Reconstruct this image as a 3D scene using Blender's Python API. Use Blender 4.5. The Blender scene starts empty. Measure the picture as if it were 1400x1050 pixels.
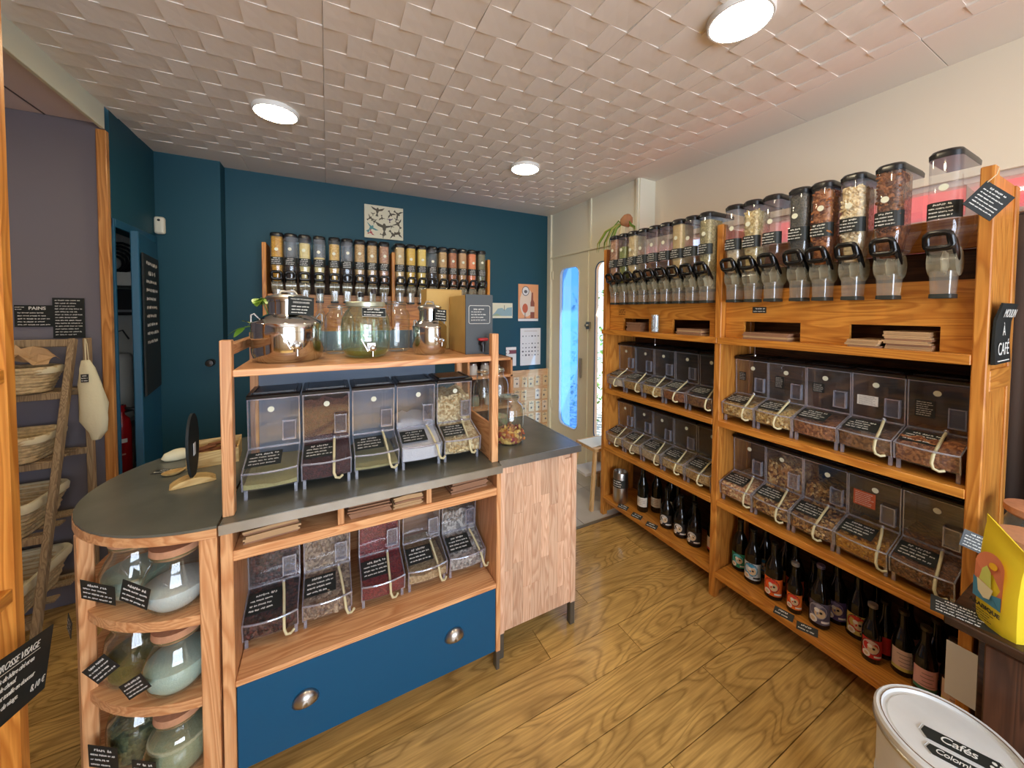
import bpy, bmesh, math, random
from mathutils import Vector, Matrix
PI = math.pi
rnd = random.Random(11)
scene = bpy.context.scene
COL = scene.collection

# ---------------------------------------------------------------- camera
F_PX, CX, CY = 494.1, 707.8, 442.2
YAW, PITCH, ROLL = 0.483756, -0.032600, 0.006774
CAM_Z = 1.55
def cam_axes():
    f = Vector((math.sin(YAW)*math.cos(PITCH), math.cos(YAW)*math.cos(PITCH), math.sin(PITCH)))
    r = Vector((math.cos(YAW), -math.sin(YAW), 0)); u = r.cross(f)
    return r*math.cos(ROLL)+u*math.sin(ROLL), -r*math.sin(ROLL)+u*math.cos(ROLL), f
_r, _u, _f = cam_axes()
cd = bpy.data.cameras.new('camera')
cam = bpy.data.objects.new('camera', cd); COL.objects.link(cam)
cd.sensor_fit = 'HORIZONTAL'; cd.sensor_width = 36.0
cd.lens = F_PX/1400*36
cd.shift_x = -(CX-700)/1400; cd.shift_y = (CY-525)/1400
cd.clip_start = 0.02
M = Matrix((( _r.x, _u.x, -_f.x, 0), (_r.y, _u.y, -_f.y, 0), (_r.z, _u.z, -_f.z, CAM_Z), (0, 0, 0, 1)))
cam.matrix_world = M
scene.camera = cam

# ---------------------------------------------------------------- world, view, daylight
w = bpy.data.worlds.new('world'); scene.world = w; w.use_nodes = True
wn = w.node_tree.nodes; wl = w.node_tree.links
bg = wn['Background']; bg.inputs[0].default_value = (0.62, 0.80, 1.0, 1); bg.inputs[1].default_value = 1.6
vs = scene.view_settings
vs.view_transform = 'Standard'; vs.look = 'None'; vs.gamma = 1.0; vs.use_curve_mapping = False
vs.exposure = 0.55
try:
    scene.cycles.transparent_max_bounces = 32
    scene.cycles.max_bounces = 10
    scene.cycles.diffuse_bounces = 5
    scene.cycles.caustics_reflective = False
    scene.cycles.caustics_refractive = False
except Exception:
    pass

def area(name, loc, target, sx, sy, power, color):
    l = bpy.data.lights.new(name, 'AREA'); l.shape = 'RECTANGLE'; l.size = sx; l.size_y = sy
    l.energy = power; l.color = color
    o = bpy.data.objects.new(name, l); COL.objects.link(o); o.location = loc
    d = Vector(target)-Vector(loc)
    o.rotation_euler = d.to_track_quat('-Z', 'Y').to_euler()
    return o
LAMP_E = 42.0
LAMP_COL = (1.0, 0.84, 0.56)
# daylight: the shop window behind the photographer, the sky through door and long window, and the sun
# on unseen paving outside, coloured red to throw a pink glow up through the window onto the ceiling
area('window_daylight_offscreen', (0.35, -2.53, 1.50), (0.35, 0, 1.95), 2.4, 1.7, 95, (0.86, 0.92, 1.0))
sl = bpy.data.lights.new('sun_offscreen', 'SUN'); sl.energy = 9.0; sl.angle = .01; sl.color = (1.0, .93, .82)
so = bpy.data.objects.new('sun_offscreen', sl); COL.objects.link(so)
so.rotation_euler = Vector((-.42, .62, -1.0)).to_track_quat('-Z', 'Y').to_euler()

# ---------------------------------------------------------------- mesh builder
class MB:
    def __init__(s): s.v = []; s.f = []
    def add(s, vs, fs):
        b = len(s.v); s.v += [tuple(p) for p in vs]; s.f += [tuple(i+b for i in f) for f in fs]; return s
    def box(s, x0, x1, y0, y1, z0, z1):
        return s.add([(x0,y0,z0),(x1,y0,z0),(x1,y1,z0),(x0,y1,z0),(x0,y0,z1),(x1,y0,z1),(x1,y1,z1),(x0,y1,z1)],
                     [(0,3,2,1),(4,5,6,7),(0,1,5,4),(1,2,6,5),(2,3,7,6),(3,0,4,7)])
    def bar(s, a, b, w, h=None, up=(0,0,1)):
        """rectangular bar from a to b"""
        h = h or w; a = Vector(a); b = Vector(b); d = (b-a).normalized(); upv = Vector(up)
        if abs(d.dot(upv)) > .98: upv = Vector((0,1,0))
        r = d.cross(upv).normalized()*w/2; u = r.cross(d).normalized()*h/2
        vs = [a-r-u, a+r-u, a+r+u, a-r+u, b-r-u, b+r-u, b+r+u, b-r+u]
        return s.add(vs, [(0,3,2,1),(4,5,6,7),(0,1,5,4),(1,2,6,5),(2,3,7,6),(3,0,4,7)])
    def prism(s, poly, axis, a, b, caps=True):
        n = len(poly)
        def P(p, t):
            return {'x': (t, p[0], p[1]), 'y': (p[0], t, p[1]), 'z': (p[0], p[1], t)}[axis]
        vs = [P(p, a) for p in poly]+[P(p, b) for p in poly]
        fs = [(i, (i+1) % n, n+(i+1) % n, n+i) for i in range(n)]
        if caps: fs += [tuple(range(n-1, -1, -1)), tuple(range(n, 2*n))]
        return s.add(vs, fs)
    def lathe(s, prof, n=24, c=(0,0,0), sx=1, sy=1, a0=0, a1=2*PI):
        full = abs(a1-a0-2*PI) < 1e-6; m = n if full else n+1
        vs = []; fs = []; b = 0
        for (r, z) in prof:
            for i in range(m):
                t = a0+(a1-a0)*i/n; vs.append((c[0]+r*math.cos(t)*sx, c[1]+r*math.sin(t)*sy, c[2]+z))
        for k in range(len(prof)-1):
            for i in range(n):
                j = (i+1) % m
                fs.append((k*m+i, k*m+j, (k+1)*m+j, (k+1)*m+i))
        if full:
            if prof[0][0] > 1e-5: fs.append(tuple(range(m-1, -1, -1)))
            if prof[-1][0] > 1e-5: fs.append(tuple(range((len(prof)-1)*m, len(prof)*m)))
        return s.add(vs, fs)
    def tube(s, pts, r, n=8, closed=False, rs=None, flat=None):
        pts = [Vector(p) for p in pts]; N = len(pts); vs = []; fs = []
        prev = None
        for i, p in enumerate(pts):
            if closed: d = pts[(i+1) % N]-pts[i-1]
            else: d = pts[min(i+1, N-1)]-pts[max(i-1, 0)]
            d.normalize()
            if prev is None:
                u = Vector((0,0,1)) if abs(d.z) < .9 else Vector((0,1,0))
                a = d.cross(u).normalized()
            else:
                a = (prev-d*prev.dot(d)).normalized()
            prev = a; b = d.cross(a)
            rr = rs[i] if rs else r
            for k in range(n):
                t = 2*PI*k/n
                vs.append(p+a*math.cos(t)*rr*(flat or 1)+b*math.sin(t)*rr)
        M_ = N if closed else N-1
        for i in range(M_):
            j = (i+1) % N
            for k in range(n):
                l = (k+1) % n
                fs.append((i*n+k, i*n+l, j*n+l, j*n+k))
        if not closed:
            fs.append(tuple(range(n-1, -1, -1))); fs.append(tuple(range((N-1)*n, N*n)))
        return s.add(vs, fs)
    def quad(s, a, b, c, d): return s.add([a,b,c,d], [(0,1,2,3)])
    def xf(s, m):
        s.v = [tuple(m @ Vector(p)) for p in s.v]; return s
    def merge(s, o): return s.add(o.v, o.f)
    def mesh(s, name, smooth=None):
        me = bpy.data.meshes.new(name); me.from_pydata(s.v, [], s.f)
        bm = bmesh.new(); bm.from_mesh(me); bmesh.ops.recalc_face_normals(bm, faces=bm.faces); bm.to_mesh(me); bm.free()
        if smooth is not None:
            me.polygons.foreach_set('use_smooth', [True]*len(me.polygons))
            me.set_sharp_from_angle(angle=math.radians(smooth))
        return me
    def obj(s, name, m, parent=None, smooth=None, bevel=0, seg=1):
        o = bpy.data.objects.new(name, s.mesh(name, smooth)); COL.objects.link(o)
        if m: o.data.materials.append(m)
        if parent: o.parent = parent
        if bevel:
            md = o.modifiers.new('bevel', 'BEVEL'); md.width = bevel; md.segments = seg; md.limit_method = 'ANGLE'
        return o

def share(name, me, parent=None, loc=None, rot=None, scale=None):
    o = bpy.data.objects.new(name, me); COL.objects.link(o)
    if parent: o.parent = parent
    if loc is not None: o.location = loc
    if rot is not None: o.rotation_euler = rot
    if scale is not None: o.scale = scale
    return o
def empty(name, loc=(0,0,0), rz=0):
    o = bpy.data.objects.new(name, None); COL.objects.link(o); o.location = loc; o.rotation_euler = (0,0,rz)
    o.empty_display_size = .05; return o
def tag(o, label, cat, group=None, kind=None):
    if label: o['label'] = label
    if cat: o['category'] = cat
    if group: o['group'] = group
    if kind: o['kind'] = kind
    return o
def thing(name, label, cat, loc=(0,0,0), rz=0, group=None):
    return tag(empty(name, loc, rz), label, cat, group)
def struct(o): o['kind'] = 'structure'; return o
def stuff(o): o['kind'] = 'stuff'; return o
def bx(name, m, d, parent=None, bevel=0.0015):
    return MB().box(*d).obj(name, m, parent, bevel=bevel)

# ---------------------------------------------------------------- materials
MATS = {}
def srgb(r, g, b):
    f = lambda c: (c/255/12.92) if c/255 <= .04045 else ((c/255+.055)/1.055)**2.4
    return (f(r), f(g), f(b), 1)
def new(name):
    m = bpy.data.materials.new(name); m.use_nodes = True
    nt = m.node_tree; b = nt.nodes['Principled BSDF']
    MATS[name] = m
    return m, nt, nt.nodes, nt.links, b
def mat(name, c=(128,128,128), rough=.5, metal=0, spec=.5, bump=0, bscale=200, noise=0, nscale=8, coat=0):
    if name in MATS: return MATS[name]
    m, nt, N, L, b = new(name)
    col = srgb(*c); b.inputs['Base Color'].default_value = col
    b.inputs['Roughness'].default_value = rough; b.inputs['Metallic'].default_value = metal
    b.inputs['Specular IOR Level'].default_value = spec
    if coat: b.inputs['Coat Weight'].default_value = coat; b.inputs['Coat Roughness'].default_value = .08
    if noise or bump:
        tc = N.new('ShaderNodeTexCoord')
    if noise:
        n = N.new('ShaderNodeTexNoise'); n.inputs['Scale'].default_value = nscale; n.inputs['Detail'].default_value = 5
        L.new(tc.outputs['Object'], n.inputs['Vector'])
        cr = N.new('ShaderNodeValToRGB'); cr.color_ramp.elements[0].position = .3; cr.color_ramp.elements[1].position = .7
        cr.color_ramp.elements[0].color = tuple(max(0, x*(1-noise)) for x in col[:3])+(1,)
        cr.color_ramp.elements[1].color = tuple(min(1, x*(1+noise)) for x in col[:3])+(1,)
        L.new(n.outputs['Fac'], cr.inputs['Fac']); L.new(cr.outputs['Color'], b.inputs['Base Color'])
    if bump:
        n2 = N.new('ShaderNodeTexNoise'); n2.inputs['Scale'].default_value = bscale; n2.inputs['Detail'].default_value = 3
        L.new(tc.outputs['Object'], n2.inputs['Vector'])
        bp = N.new('ShaderNodeBump'); bp.inputs['Strength'].default_value = bump; bp.inputs['Distance'].default_value = .002
        L.new(n2.outputs['Fac'], bp.inputs['Height']); L.new(bp.outputs['Normal'], b.inputs['Normal'])
    return m
def wood(name, light, dark, axis='x', scale=1.0, rough=.4, ring=.6, vary=.25, spec=.4, coat=0):
    """grain running along the given object axis, shifted and toned per object"""
    if name in MATS: return MATS[name]
    m, nt, N, L, b = new(name)
    tc = N.new('ShaderNodeTexCoord'); oi = N.new('ShaderNodeObjectInfo')
    mu = N.new('ShaderNodeMath'); mu.operation = 'MULTIPLY'; mu.inputs[1].default_value = 37.0; L.new(oi.outputs['Random'], mu.inputs[0])
    cmb = N.new('ShaderNodeCombineXYZ')
    for i in range(3): L.new(mu.outputs[0], cmb.inputs[i])
    ad = N.new('ShaderNodeVectorMath'); ad.operation = 'ADD'; L.new(tc.outputs['Object'], ad.inputs[0]); L.new(cmb.outputs[0], ad.inputs[1])
    mp = N.new('ShaderNodeMapping'); sc = [9*scale]*3; sc['xyz'.index(axis)] = .9*scale
    mp.inputs['Scale'].default_value = sc; L.new(ad.outputs[0], mp.inputs['Vector'])
    n1 = N.new('ShaderNodeTexNoise'); n1.inputs['Scale'].default_value = 1.0; n1.inputs['Detail'].default_value = 2; n1.inputs['Distortion'].default_value = .4
    L.new(mp.outputs[0], n1.inputs['Vector'])
    # rings: contour lines of the noise field
    m2 = N.new('ShaderNodeMath'); m2.operation = 'MULTIPLY'; m2.inputs[1].default_value = 22.0*ring+4; L.new(n1.outputs['Fac'], m2.inputs[0])
    fr = N.new('ShaderNodeMath'); fr.operation = 'FRACT'; L.new(m2.outputs[0], fr.inputs[0])
    r1 = N.new('ShaderNodeValToRGB'); e = r1.color_ramp.elements
    e[0].position = 0.0; e[0].color = (.15,.15,.15,1); e[1].position = .75; e[1].color = (1,1,1,1)
    e2 = e.new(.97); e2.color = (.25,.25,.25,1); L.new(fr.outputs[0], r1.inputs['Fac'])
    # fine fibres
    mp2 = N.new('ShaderNodeMapping'); sc = [160*scale]*3; sc['xyz'.index(axis)] = 5*scale
    mp2.inputs['Scale'].default_value = sc; L.new(ad.outputs[0], mp2.inputs['Vector'])
    n2 = N.new('ShaderNodeTexNoise'); n2.inputs['Scale'].default_value = 1; n2.inputs['Detail'].default_value = 3; L.new(mp2.outputs[0], n2.inputs['Vector'])
    mx = N.new('ShaderNodeMath'); mx.operation = 'MULTIPLY'; L.new(r1.outputs['Color'], mx.inputs[0]); L.new(n2.outputs['Fac'], mx.inputs[1])
    m3 = N.new('ShaderNodeMath'); m3.operation = 'MULTIPLY'; m3.inputs[1].default_value = 1.7; L.new(mx.outputs[0], m3.inputs[0])
    cr = N.new('ShaderNodeValToRGB'); cr.color_ramp.elements[0].color = srgb(*dark); cr.color_ramp.elements[1].color = srgb(*light)
    cr.color_ramp.elements[0].position = .05; cr.color_ramp.elements[1].position = .8
    L.new(m3.outputs[0], cr.inputs['Fac'])
    hs = N.new('ShaderNodeHueSaturation'); L.new(cr.outputs['Color'], hs.inputs['Color'])
    mr = N.new('ShaderNodeMapRange'); mr.inputs['To Min'].default_value = 1-vary; mr.inputs['To Max'].default_value = 1+vary
    L.new(oi.outputs['Random'], mr.inputs['Value']); L.new(mr.outputs[0], hs.inputs['Value'])
    L.new(hs.outputs['Color'], b.inputs['Base Color'])
    bp = N.new('ShaderNodeBump'); bp.inputs['Strength'].default_value = .12; bp.inputs['Distance'].default_value = .001
    L.new(m3.outputs[0], bp.inputs['Height']); L.new(bp.outputs['Normal'], b.inputs['Normal'])
    b.inputs['Roughness'].default_value = rough; b.inputs['Specular IOR Level'].default_value = spec
    if coat: b.inputs['Coat Weight'].default_value = coat; b.inputs['Coat Roughness'].default_value = .12
    return m
def clear(name, tint=(1,1,1), rough=.03, base=.05, edge=.55, haze=0.0, hazecol=(255,255,255), power=3.0):
    """thin clear sheet: mostly transparent, reflecting more at grazing angles, a little hazy"""
    if name in MATS: return MATS[name]
    m, nt, N, L, b = new(name); N.remove(b); out = N['Material Output']
    tr = N.new('ShaderNodeBsdfTransparent'); tr.inputs[0].default_value = (*tint, 1)
    gl = N.new('ShaderNodeBsdfGlossy'); gl.inputs['Roughness'].default_value = rough; gl.inputs['Color'].default_value = (1,1,1,1)
    lw = N.new('ShaderNodeLayerWeight'); lw.inputs['Blend'].default_value = .5
    pw = N.new('ShaderNodeMath'); pw.operation = 'POWER'; pw.inputs[1].default_value = power; L.new(lw.outputs['Facing'], pw.inputs[0])
    mr = N.new('ShaderNodeMapRange'); mr.inputs['To Min'].default_value = base; mr.inputs['To Max'].default_value = edge; L.new(pw.outputs[0], mr.inputs['Value'])
    mx = N.new('ShaderNodeMixShader'); L.new(mr.outputs[0], mx.inputs[0]); L.new(tr.outputs[0], mx.inputs[1]); L.new(gl.outputs[0], mx.inputs[2])
    last = mx
    if haze:
        df = N.new('ShaderNodeBsdfDiffuse'); df.inputs[0].default_value = srgb(*hazecol)
        m2 = N.new('ShaderNodeMixShader'); m2.inputs[0].default_value = haze; L.new(mx.outputs[0], m2.inputs[1]); L.new(df.outputs[0], m2.inputs[2]); last = m2
    L.new(last.outputs[0], out.inputs['Surface'])
    return m
def grains(name, cols, scale=120, rough=.6, bump=.8, stretch=(1,1,1)):
    """loose goods: little pieces of several tones"""
    if name in MATS: return MATS[name]
    m, nt, N, L, b = new(name)
    tc = N.new('ShaderNodeTexCoord'); mp = N.new('ShaderNodeMapping'); mp.inputs['Scale'].default_value = stretch
    L.new(tc.outputs['Object'], mp.inputs['Vector'])
    v = N.new('ShaderNodeTexVoronoi'); v.inputs['Scale'].default_value = scale; L.new(mp.outputs[0], v.inputs['Vector'])
    sp = N.new('ShaderNodeSeparateColor'); L.new(v.outputs['Color'], sp.inputs[0])
    cr = N.new('ShaderNodeValToRGB')
    els = cr.color_ramp.elements
    while len(els) < len(cols): els.new(.5)
    for i, c in enumerate(cols): els[i].position = i/len(cols); els[i].color = srgb(*c)
    L.new(sp.outputs[0], cr.inputs['Fac']); L.new(cr.outputs['Color'], b.inputs['Base Color'])
    bp = N.new('ShaderNodeBump'); bp.inputs['Strength'].default_value = bump; bp.inputs['Distance'].default_value = .004; bp.invert = True
    L.new(v.outputs['Distance'], bp.inputs['Height']); L.new(bp.outputs['Normal'], b.inputs['Normal'])
    b.inputs['Roughness'].default_value = rough
    return m
def emit(name, c, s):
    if name in MATS: return MATS[name]
    m, nt, N, L, b = new(name)
    b.inputs['Base Color'].default_value = (*c, 1); b.inputs['Emission Color'].default_value = (*c, 1); b.inputs['Emission Strength'].default_value = s
    return m

W_SHELF_Y = wood('shelf_wood_y', (212,144,60), (176,106,38), 'y', 1.0, .38, .5, .10)
W_SHELF_Z = wood('shelf_wood_z', (212,144,64), (174,104,38), 'z', 1.0, .38, .5, .10)
W_SHELF_X = wood('shelf_wood_x', (212,144,62), (174,104,38), 'x', 1.0, .38, .5, .10)
W_COUNT_X = wood('counter_wood_x', (224,172,122), (192,128,80), 'x', 1.2, .42, .5, .08)
W_COUNT_Z = wood('counter_wood_z', (224,172,122), (192,130,82), 'z', 1.2, .42, .5, .08)
W_COUNT_Y = wood('counter_wood_y', (224,172,122), (192,128,80), 'y', 1.2, .42, .5, .08)
W_STAVE = wood('stave_wood', (224,188,158), (198,152,122), 'z', 1.6, .42, .5, .16)
W_DARK = wood('dark_wood', (70,46,32), (40,26,18), 'y', 1.0, .35, .5, .1)
W_GREY = wood('weathered_wood', (172,148,114), (128,106,80), 'z', 2.0, .7, .5, .12)
W_TRIM = wood('trim_wood', (206,146,82), (166,104,48), 'z', 1.0, .4, .5, .08)
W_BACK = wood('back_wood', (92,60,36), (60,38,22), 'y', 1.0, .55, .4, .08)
W_BOX = wood('box_wood', (214,182,120), (186,146,84), 'x', 1.5, .5, .4, .1)
SLATE = mat('slate_laminate', (98,98,88), .26, 0, .5, .15, 60, .14, 6)
ZINC = mat('zinc_edge', (168,170,168), .30, .85, .5, 0, 0, .1, 14)
BLUEWALL = mat('blue_wall_paint', (34,78,92), .55, 0, .3, .05, 90)
PURPLE = mat('purple_grey_paint', (120,116,124), .7, 0, .3, .05, 90)
WHITEWALL = mat('cream_wall_paint', (238,226,204), .7, 0, .3, .05, 60)
DOORPAINT = mat('door_paint', (238,234,210), .45, 0, .4, .05, 60)
CEILPAINT = mat('ceiling_paint', (232,224,214), .6, 0, .3)
DRAWERBLUE = mat('drawer_blue', (4,78,116), .45, 0, .4)
BLACKPL = mat('black_plastic', (22,22,24), .32, 0, .5)
BLACKBOARD = mat('chalkboard', (34,38,37), .6, 0, .3, 0, 0, .15, 30)
CHALK = mat('chalk_white', (226,226,220), .8, 0, .2)
STEEL = mat('steel', (205,205,205), .16, 1.0)
STEELB = mat('brushed_steel', (190,188,184), .30, 1.0)
KRAFT = mat('kraft_paper', (186,152,112), .75, 0, .2, .3, 120, .08, 20)
KRAFT2 = mat('kraft_brown', (150,112,86), .75, 0, .2, .3, 120, .08, 20)
CARD = mat('cardboard', (204,168,102), .7, 0, .2, .1, 150, .05, 12)
PAPER = mat('white_paper', (236,232,224), .7, 0, .2)
ACRYL = clear('clear_acrylic', (.955,.96,.97), .04, .07, .6, .025, (225,230,240))
ACRYLEDGE = clear('acrylic_edge', (.80,.80,.86), .08, .22, .8, .25, (205,208,222))
GLASS = clear('clear_glass', (.93,.96,.94), .02, .07, .75, .012, (220,240,230))
GLASSG = clear('green_glass', (.82,.92,.82), .02, .09, .8, .03, (200,235,215))
STICKER = mat('sticker', (226,228,206), .6)
CORD = mat('beige_cord', (206,196,156), .6)
LABELBLK = mat('label_black', (36,40,38), .5)
# ================================================================ the setting
FLOORW = None
def floor_wood():
    m, nt, N, L, b = new('oak_laminate')
    tc = N.new('ShaderNodeTexCoord'); oi = N.new('ShaderNodeObjectInfo')
    mu = N.new('ShaderNodeMath'); mu.operation = 'MULTIPLY'; mu.inputs[1].default_value = 61.0; L.new(oi.outputs['Random'], mu.inputs[0])
    cmb = N.new('ShaderNodeCombineXYZ'); [L.new(mu.outputs[0], cmb.inputs[i]) for i in range(3)]
    ad = N.new('ShaderNodeVectorMath'); L.new(tc.outputs['Object'], ad.inputs[0]); L.new(cmb.outputs[0], ad.inputs[1])
    mp = N.new('ShaderNodeMapping'); mp.inputs['Scale'].default_value = (0.9, 4.2, 3); L.new(ad.outputs[0], mp.inputs['Vector'])
    n1 = N.new('ShaderNodeTexNoise'); n1.inputs['Scale'].default_value = 1.0; n1.inputs['Detail'].default_value = 2.5; n1.inputs['Roughness'].default_value = .42; n1.inputs['Distortion'].default_value = .7
    L.new(mp.outputs[0], n1.inputs['Vector'])
    m2 = N.new('ShaderNodeMath'); m2.operation = 'MULTIPLY'; m2.inputs[1].default_value = 24.0; L.new(n1.outputs['Fac'], m2.inputs[0])
    fr = N.new('ShaderNodeMath'); fr.operation = 'FRACT'; L.new(m2.outputs[0], fr.inputs[0])
    r1 = N.new('ShaderNodeValToRGB'); e = r1.color_ramp.elements
    e[0].position = 0; e[0].color = (.56,.56,.56,1); e[1].position = .3; e[1].color = (.95,.95,.95,1)
    x = e.new(.8); x.color = (.86,.86,.86,1); x = e.new(1.0); x.color = (.55,.55,.55,1)
    L.new(fr.outputs[0], r1.inputs['Fac'])
    mp2 = N.new('ShaderNodeMapping'); mp2.inputs['Scale'].default_value = (7, 130, 60); L.new(ad.outputs[0], mp2.inputs['Vector'])
    n2 = N.new('ShaderNodeTexNoise'); n2.inputs['Scale'].default_value = 1; n2.inputs['Detail'].default_value = 4; L.new(mp2.outputs[0], n2.inputs['Vector'])
    mr0 = N.new('ShaderNodeMapRange'); mr0.inputs['From Min'].default_value = .3; mr0.inputs['From Max'].default_value = .7; mr0.inputs['To Min'].default_value = .62; L.new(n2.outputs['Fac'], mr0.inputs['Value'])
    # large tonal clouds and knots
    n3 = N.new('ShaderNodeTexNoise'); n3.inputs['Scale'].default_value = 3.2; n3.inputs['Detail'].default_value = 2; L.new(ad.outputs[0], n3.inputs['Vector'])
    mr1 = N.new('ShaderNodeMapRange'); mr1.inputs['From Min'].default_value = .3; mr1.inputs['From Max'].default_value = .65; mr1.inputs['To Min'].default_value = .72; L.new(n3.outputs['Fac'], mr1.inputs['Value'])
    mx = N.new('ShaderNodeMath'); mx.operation = 'MULTIPLY'; L.new(r1.outputs['Color'], mx.inputs[0]); L.new(mr0.outputs[0], mx.inputs[1])
    mx2 = N.new('ShaderNodeMath'); mx2.operation = 'MULTIPLY'; L.new(mx.outputs[0], mx2.inputs[0]); L.new(mr1.outputs[0], mx2.inputs[1])
    cr = N.new('ShaderNodeValToRGB'); cr.color_ramp.elements[0].color = srgb(106,76,38); cr.color_ramp.elements[1].color = srgb(218,176,102)
    cr.color_ramp.elements[0].position = .1; cr.color_ramp.elements[1].position = .8
    L.new(mx2.outputs[0], cr.inputs['Fac'])
    hs = N.new('ShaderNodeHueSaturation'); L.new(cr.outputs['Color'], hs.inputs['Color'])
    mr = N.new('ShaderNodeMapRange'); mr.inputs['To Min'].default_value = .9; mr.inputs['To Max'].default_value = 1.1; L.new(oi.outputs['Random'], mr.inputs['Value']); L.new(mr.outputs[0], hs.inputs['Value'])
    L.new(hs.outputs['Color'], b.inputs['Base Color'])
    b.inputs['Roughness'].default_value = .19; b.inputs['Specular IOR Level'].default_value = .5
    bp = N.new('ShaderNodeBump'); bp.inputs['Strength'].default_value = .08; bp.inputs['Distance'].default_value = .001; L.new(mx2.outputs[0], bp.inputs['Height']); L.new(bp.outputs['Normal'], b.inputs['Normal'])
    return m
FLOORW = floor_wood()
floor = struct(bx('floor', mat('floor_gap', (60,42,26), .8), (-3.3, 2.45, -2.6, 3.6, -.06, -.012), bevel=0))
# planks run along x, 0.167 m wide, 1.29 m long
PW, PL = .167, 1.29
pm = {}
def plank_mesh(l, wdt):
    k = (round(l, 3), round(wdt, 3))
    if k not in pm:
        g = .0016
        pm[k] = MB().box(g, l-g, g, wdt-g, -.012, 0).mesh('plank'); pm[k].materials.append(FLOORW)
    return pm[k]
JOINT = {0: 1.44, 1: 1.616, 2: 1.262, 3: .868, 4: 1.212, 5: .52, 6: 1.01, 7: .14, -1: 1.03, -2: .55}
row = 0
y = .645-.167*18
k = -18
while y < 2.048-.01:
    y1 = min(y+PW, 2.048)
    j = JOINT.get(k-1, None)
    if j is None: j = rnd.uniform(0, PL)
    x = j-PL*math.ceil((j+3.2)/PL)
    while x < 2.33:
        x0 = max(x, -3.2); x1 = min(x+PL, 2.33)
        if x1-x0 > .05:
            share('plank', plank_mesh(x1-x0, y1-y), floor, (x0, y, 0))
        x += PL
    y += PW; k += 1
# same boards go on behind the counter, pale tiles at the door
y = 2.048; k = 0
while y < 3.42:
    y1 = min(y+PW, 3.42); j = rnd.uniform(0, PL); x = j-PL*3
    while x < 1.30:
        x0 = max(x, -3.2); x1 = min(x+PL, 1.30)
        if x1-x0 > .05: share('plank', plank_mesh(x1-x0, y1-y), floor, (x0, y, 0))
        x += PL
    y += PW
TILE = mat('door_tile', (196,192,184), .16, 0, .6, .1, 30, .06, 5)
for i in range(3):
    for jx in range(3):
        MB().box(1.302+i*.345, 1.302+i*.345+.341, 2.052+jx*.46, 2.052+jx*.46+.456, -.012, .001).obj('tile', TILE, floor, bevel=.001)
struct(bx('trim_1', mat('threshold_metal', (150,140,120), .35, .8), (1.30, 2.33, 2.035, 2.062, -.004, .004)))
struct(bx('ground_outside', mat('bounce_red_paving', (206,104,84), .85, 0, .3, 0, 0, .08, 3), (2.44, 9, -4, 2.1, -.12, -.05), bevel=0))  # unseen paving, given a red colour to bounce pink light onto the ceiling
struct(bx('ground_by_door', mat('pavement', (170,168,162), .85), (2.44, 9, 2.1, 9, -.12, -.05), bevel=0))

# ceiling: slab, then tiles with tilted brick relief
ZC = 2.60
ceiling = struct(bx('ceiling', CEILPAINT, (-1.014, 2.45, -2.5, 3.6, ZC+.03, ZC+.1), bevel=0))
TS = .506
def ceil_tile():
    b = MB(); h = .005; nx, ny = 3, 4; bw = TS/nx; bh = TS/ny
    def off(u, t): return t*(h-2*h*u)
    for r in range(ny):
        odd = r % 2
        # bottom line index r+1: even -> joints at whole bricks, odd -> at half bricks
        st = 0.0 if (r+1) % 2 == 0 else -.5
        i = st
        while i < nx-1e-6:
            u0 = max(0, -i); u1 = min(1, nx-i)
            nseg = 3; ms = 2
            vs = []; fs = []
            for a in range(nseg+1):
                u = u0+(u1-u0)*a/nseg
                for c in range(ms+1):
                    t = c/ms
                    vs.append(((i+u)*bw, (r+t)*bh, -off(u, t)))
            for a in range(nseg):
                for c in range(ms):
                    fs.append((a*(ms+1)+c, (a+1)*(ms+1)+c, (a+1)*(ms+1)+c+1, a*(ms+1)+c+1))
            b.add(vs, fs)
            # skirt faces up to the slab on all four sides hide the steps
            for (ua, ta, ub, tb) in ((u0,0,u1,0),(u1,0,u1,1),(u1,1,u0,1),(u0,1,u0,0)):
                pa = ((i+ua)*bw, (r+ta)*bh); pb = ((i+ub)*bw, (r+tb)*bh)
                b.quad((*pa, -off(ua,ta)), (*pb, -off(ub,tb)), (*pb, .03), (*pa, .03))
            i += 1
    me = bpy.data.meshes.new('ceiling_tile'); me.from_pydata(b.v, [], b.f); me.materials.append(CEILPAINT)
    return me
ctm = ceil_tile()
for i in range(-2, 4):
    for j in range(-6, 5):
        share('ceiling_tile', ctm, ceiling, (-.007+i*TS+.0007, .54+j*TS+.0007, ZC), scale=(.9972, .9972, 1))
for j in range(-6, 6):
    y0 = .54+j*TS; y1 = min(y0+TS, 3.40)
    bx('border_panel', CEILPAINT, (2.018, 2.33, y0+.001, y1-.001, ZC-.002, ZC+.03), ceiling, .001)
for i in range(-2, 4):
    bx('border_panel', CEILPAINT, (-.007+i*TS+.001, -.007+(i+1)*TS-.001, 3.071, 3.40, ZC-.002, ZC+.03), ceiling, .001)
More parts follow.
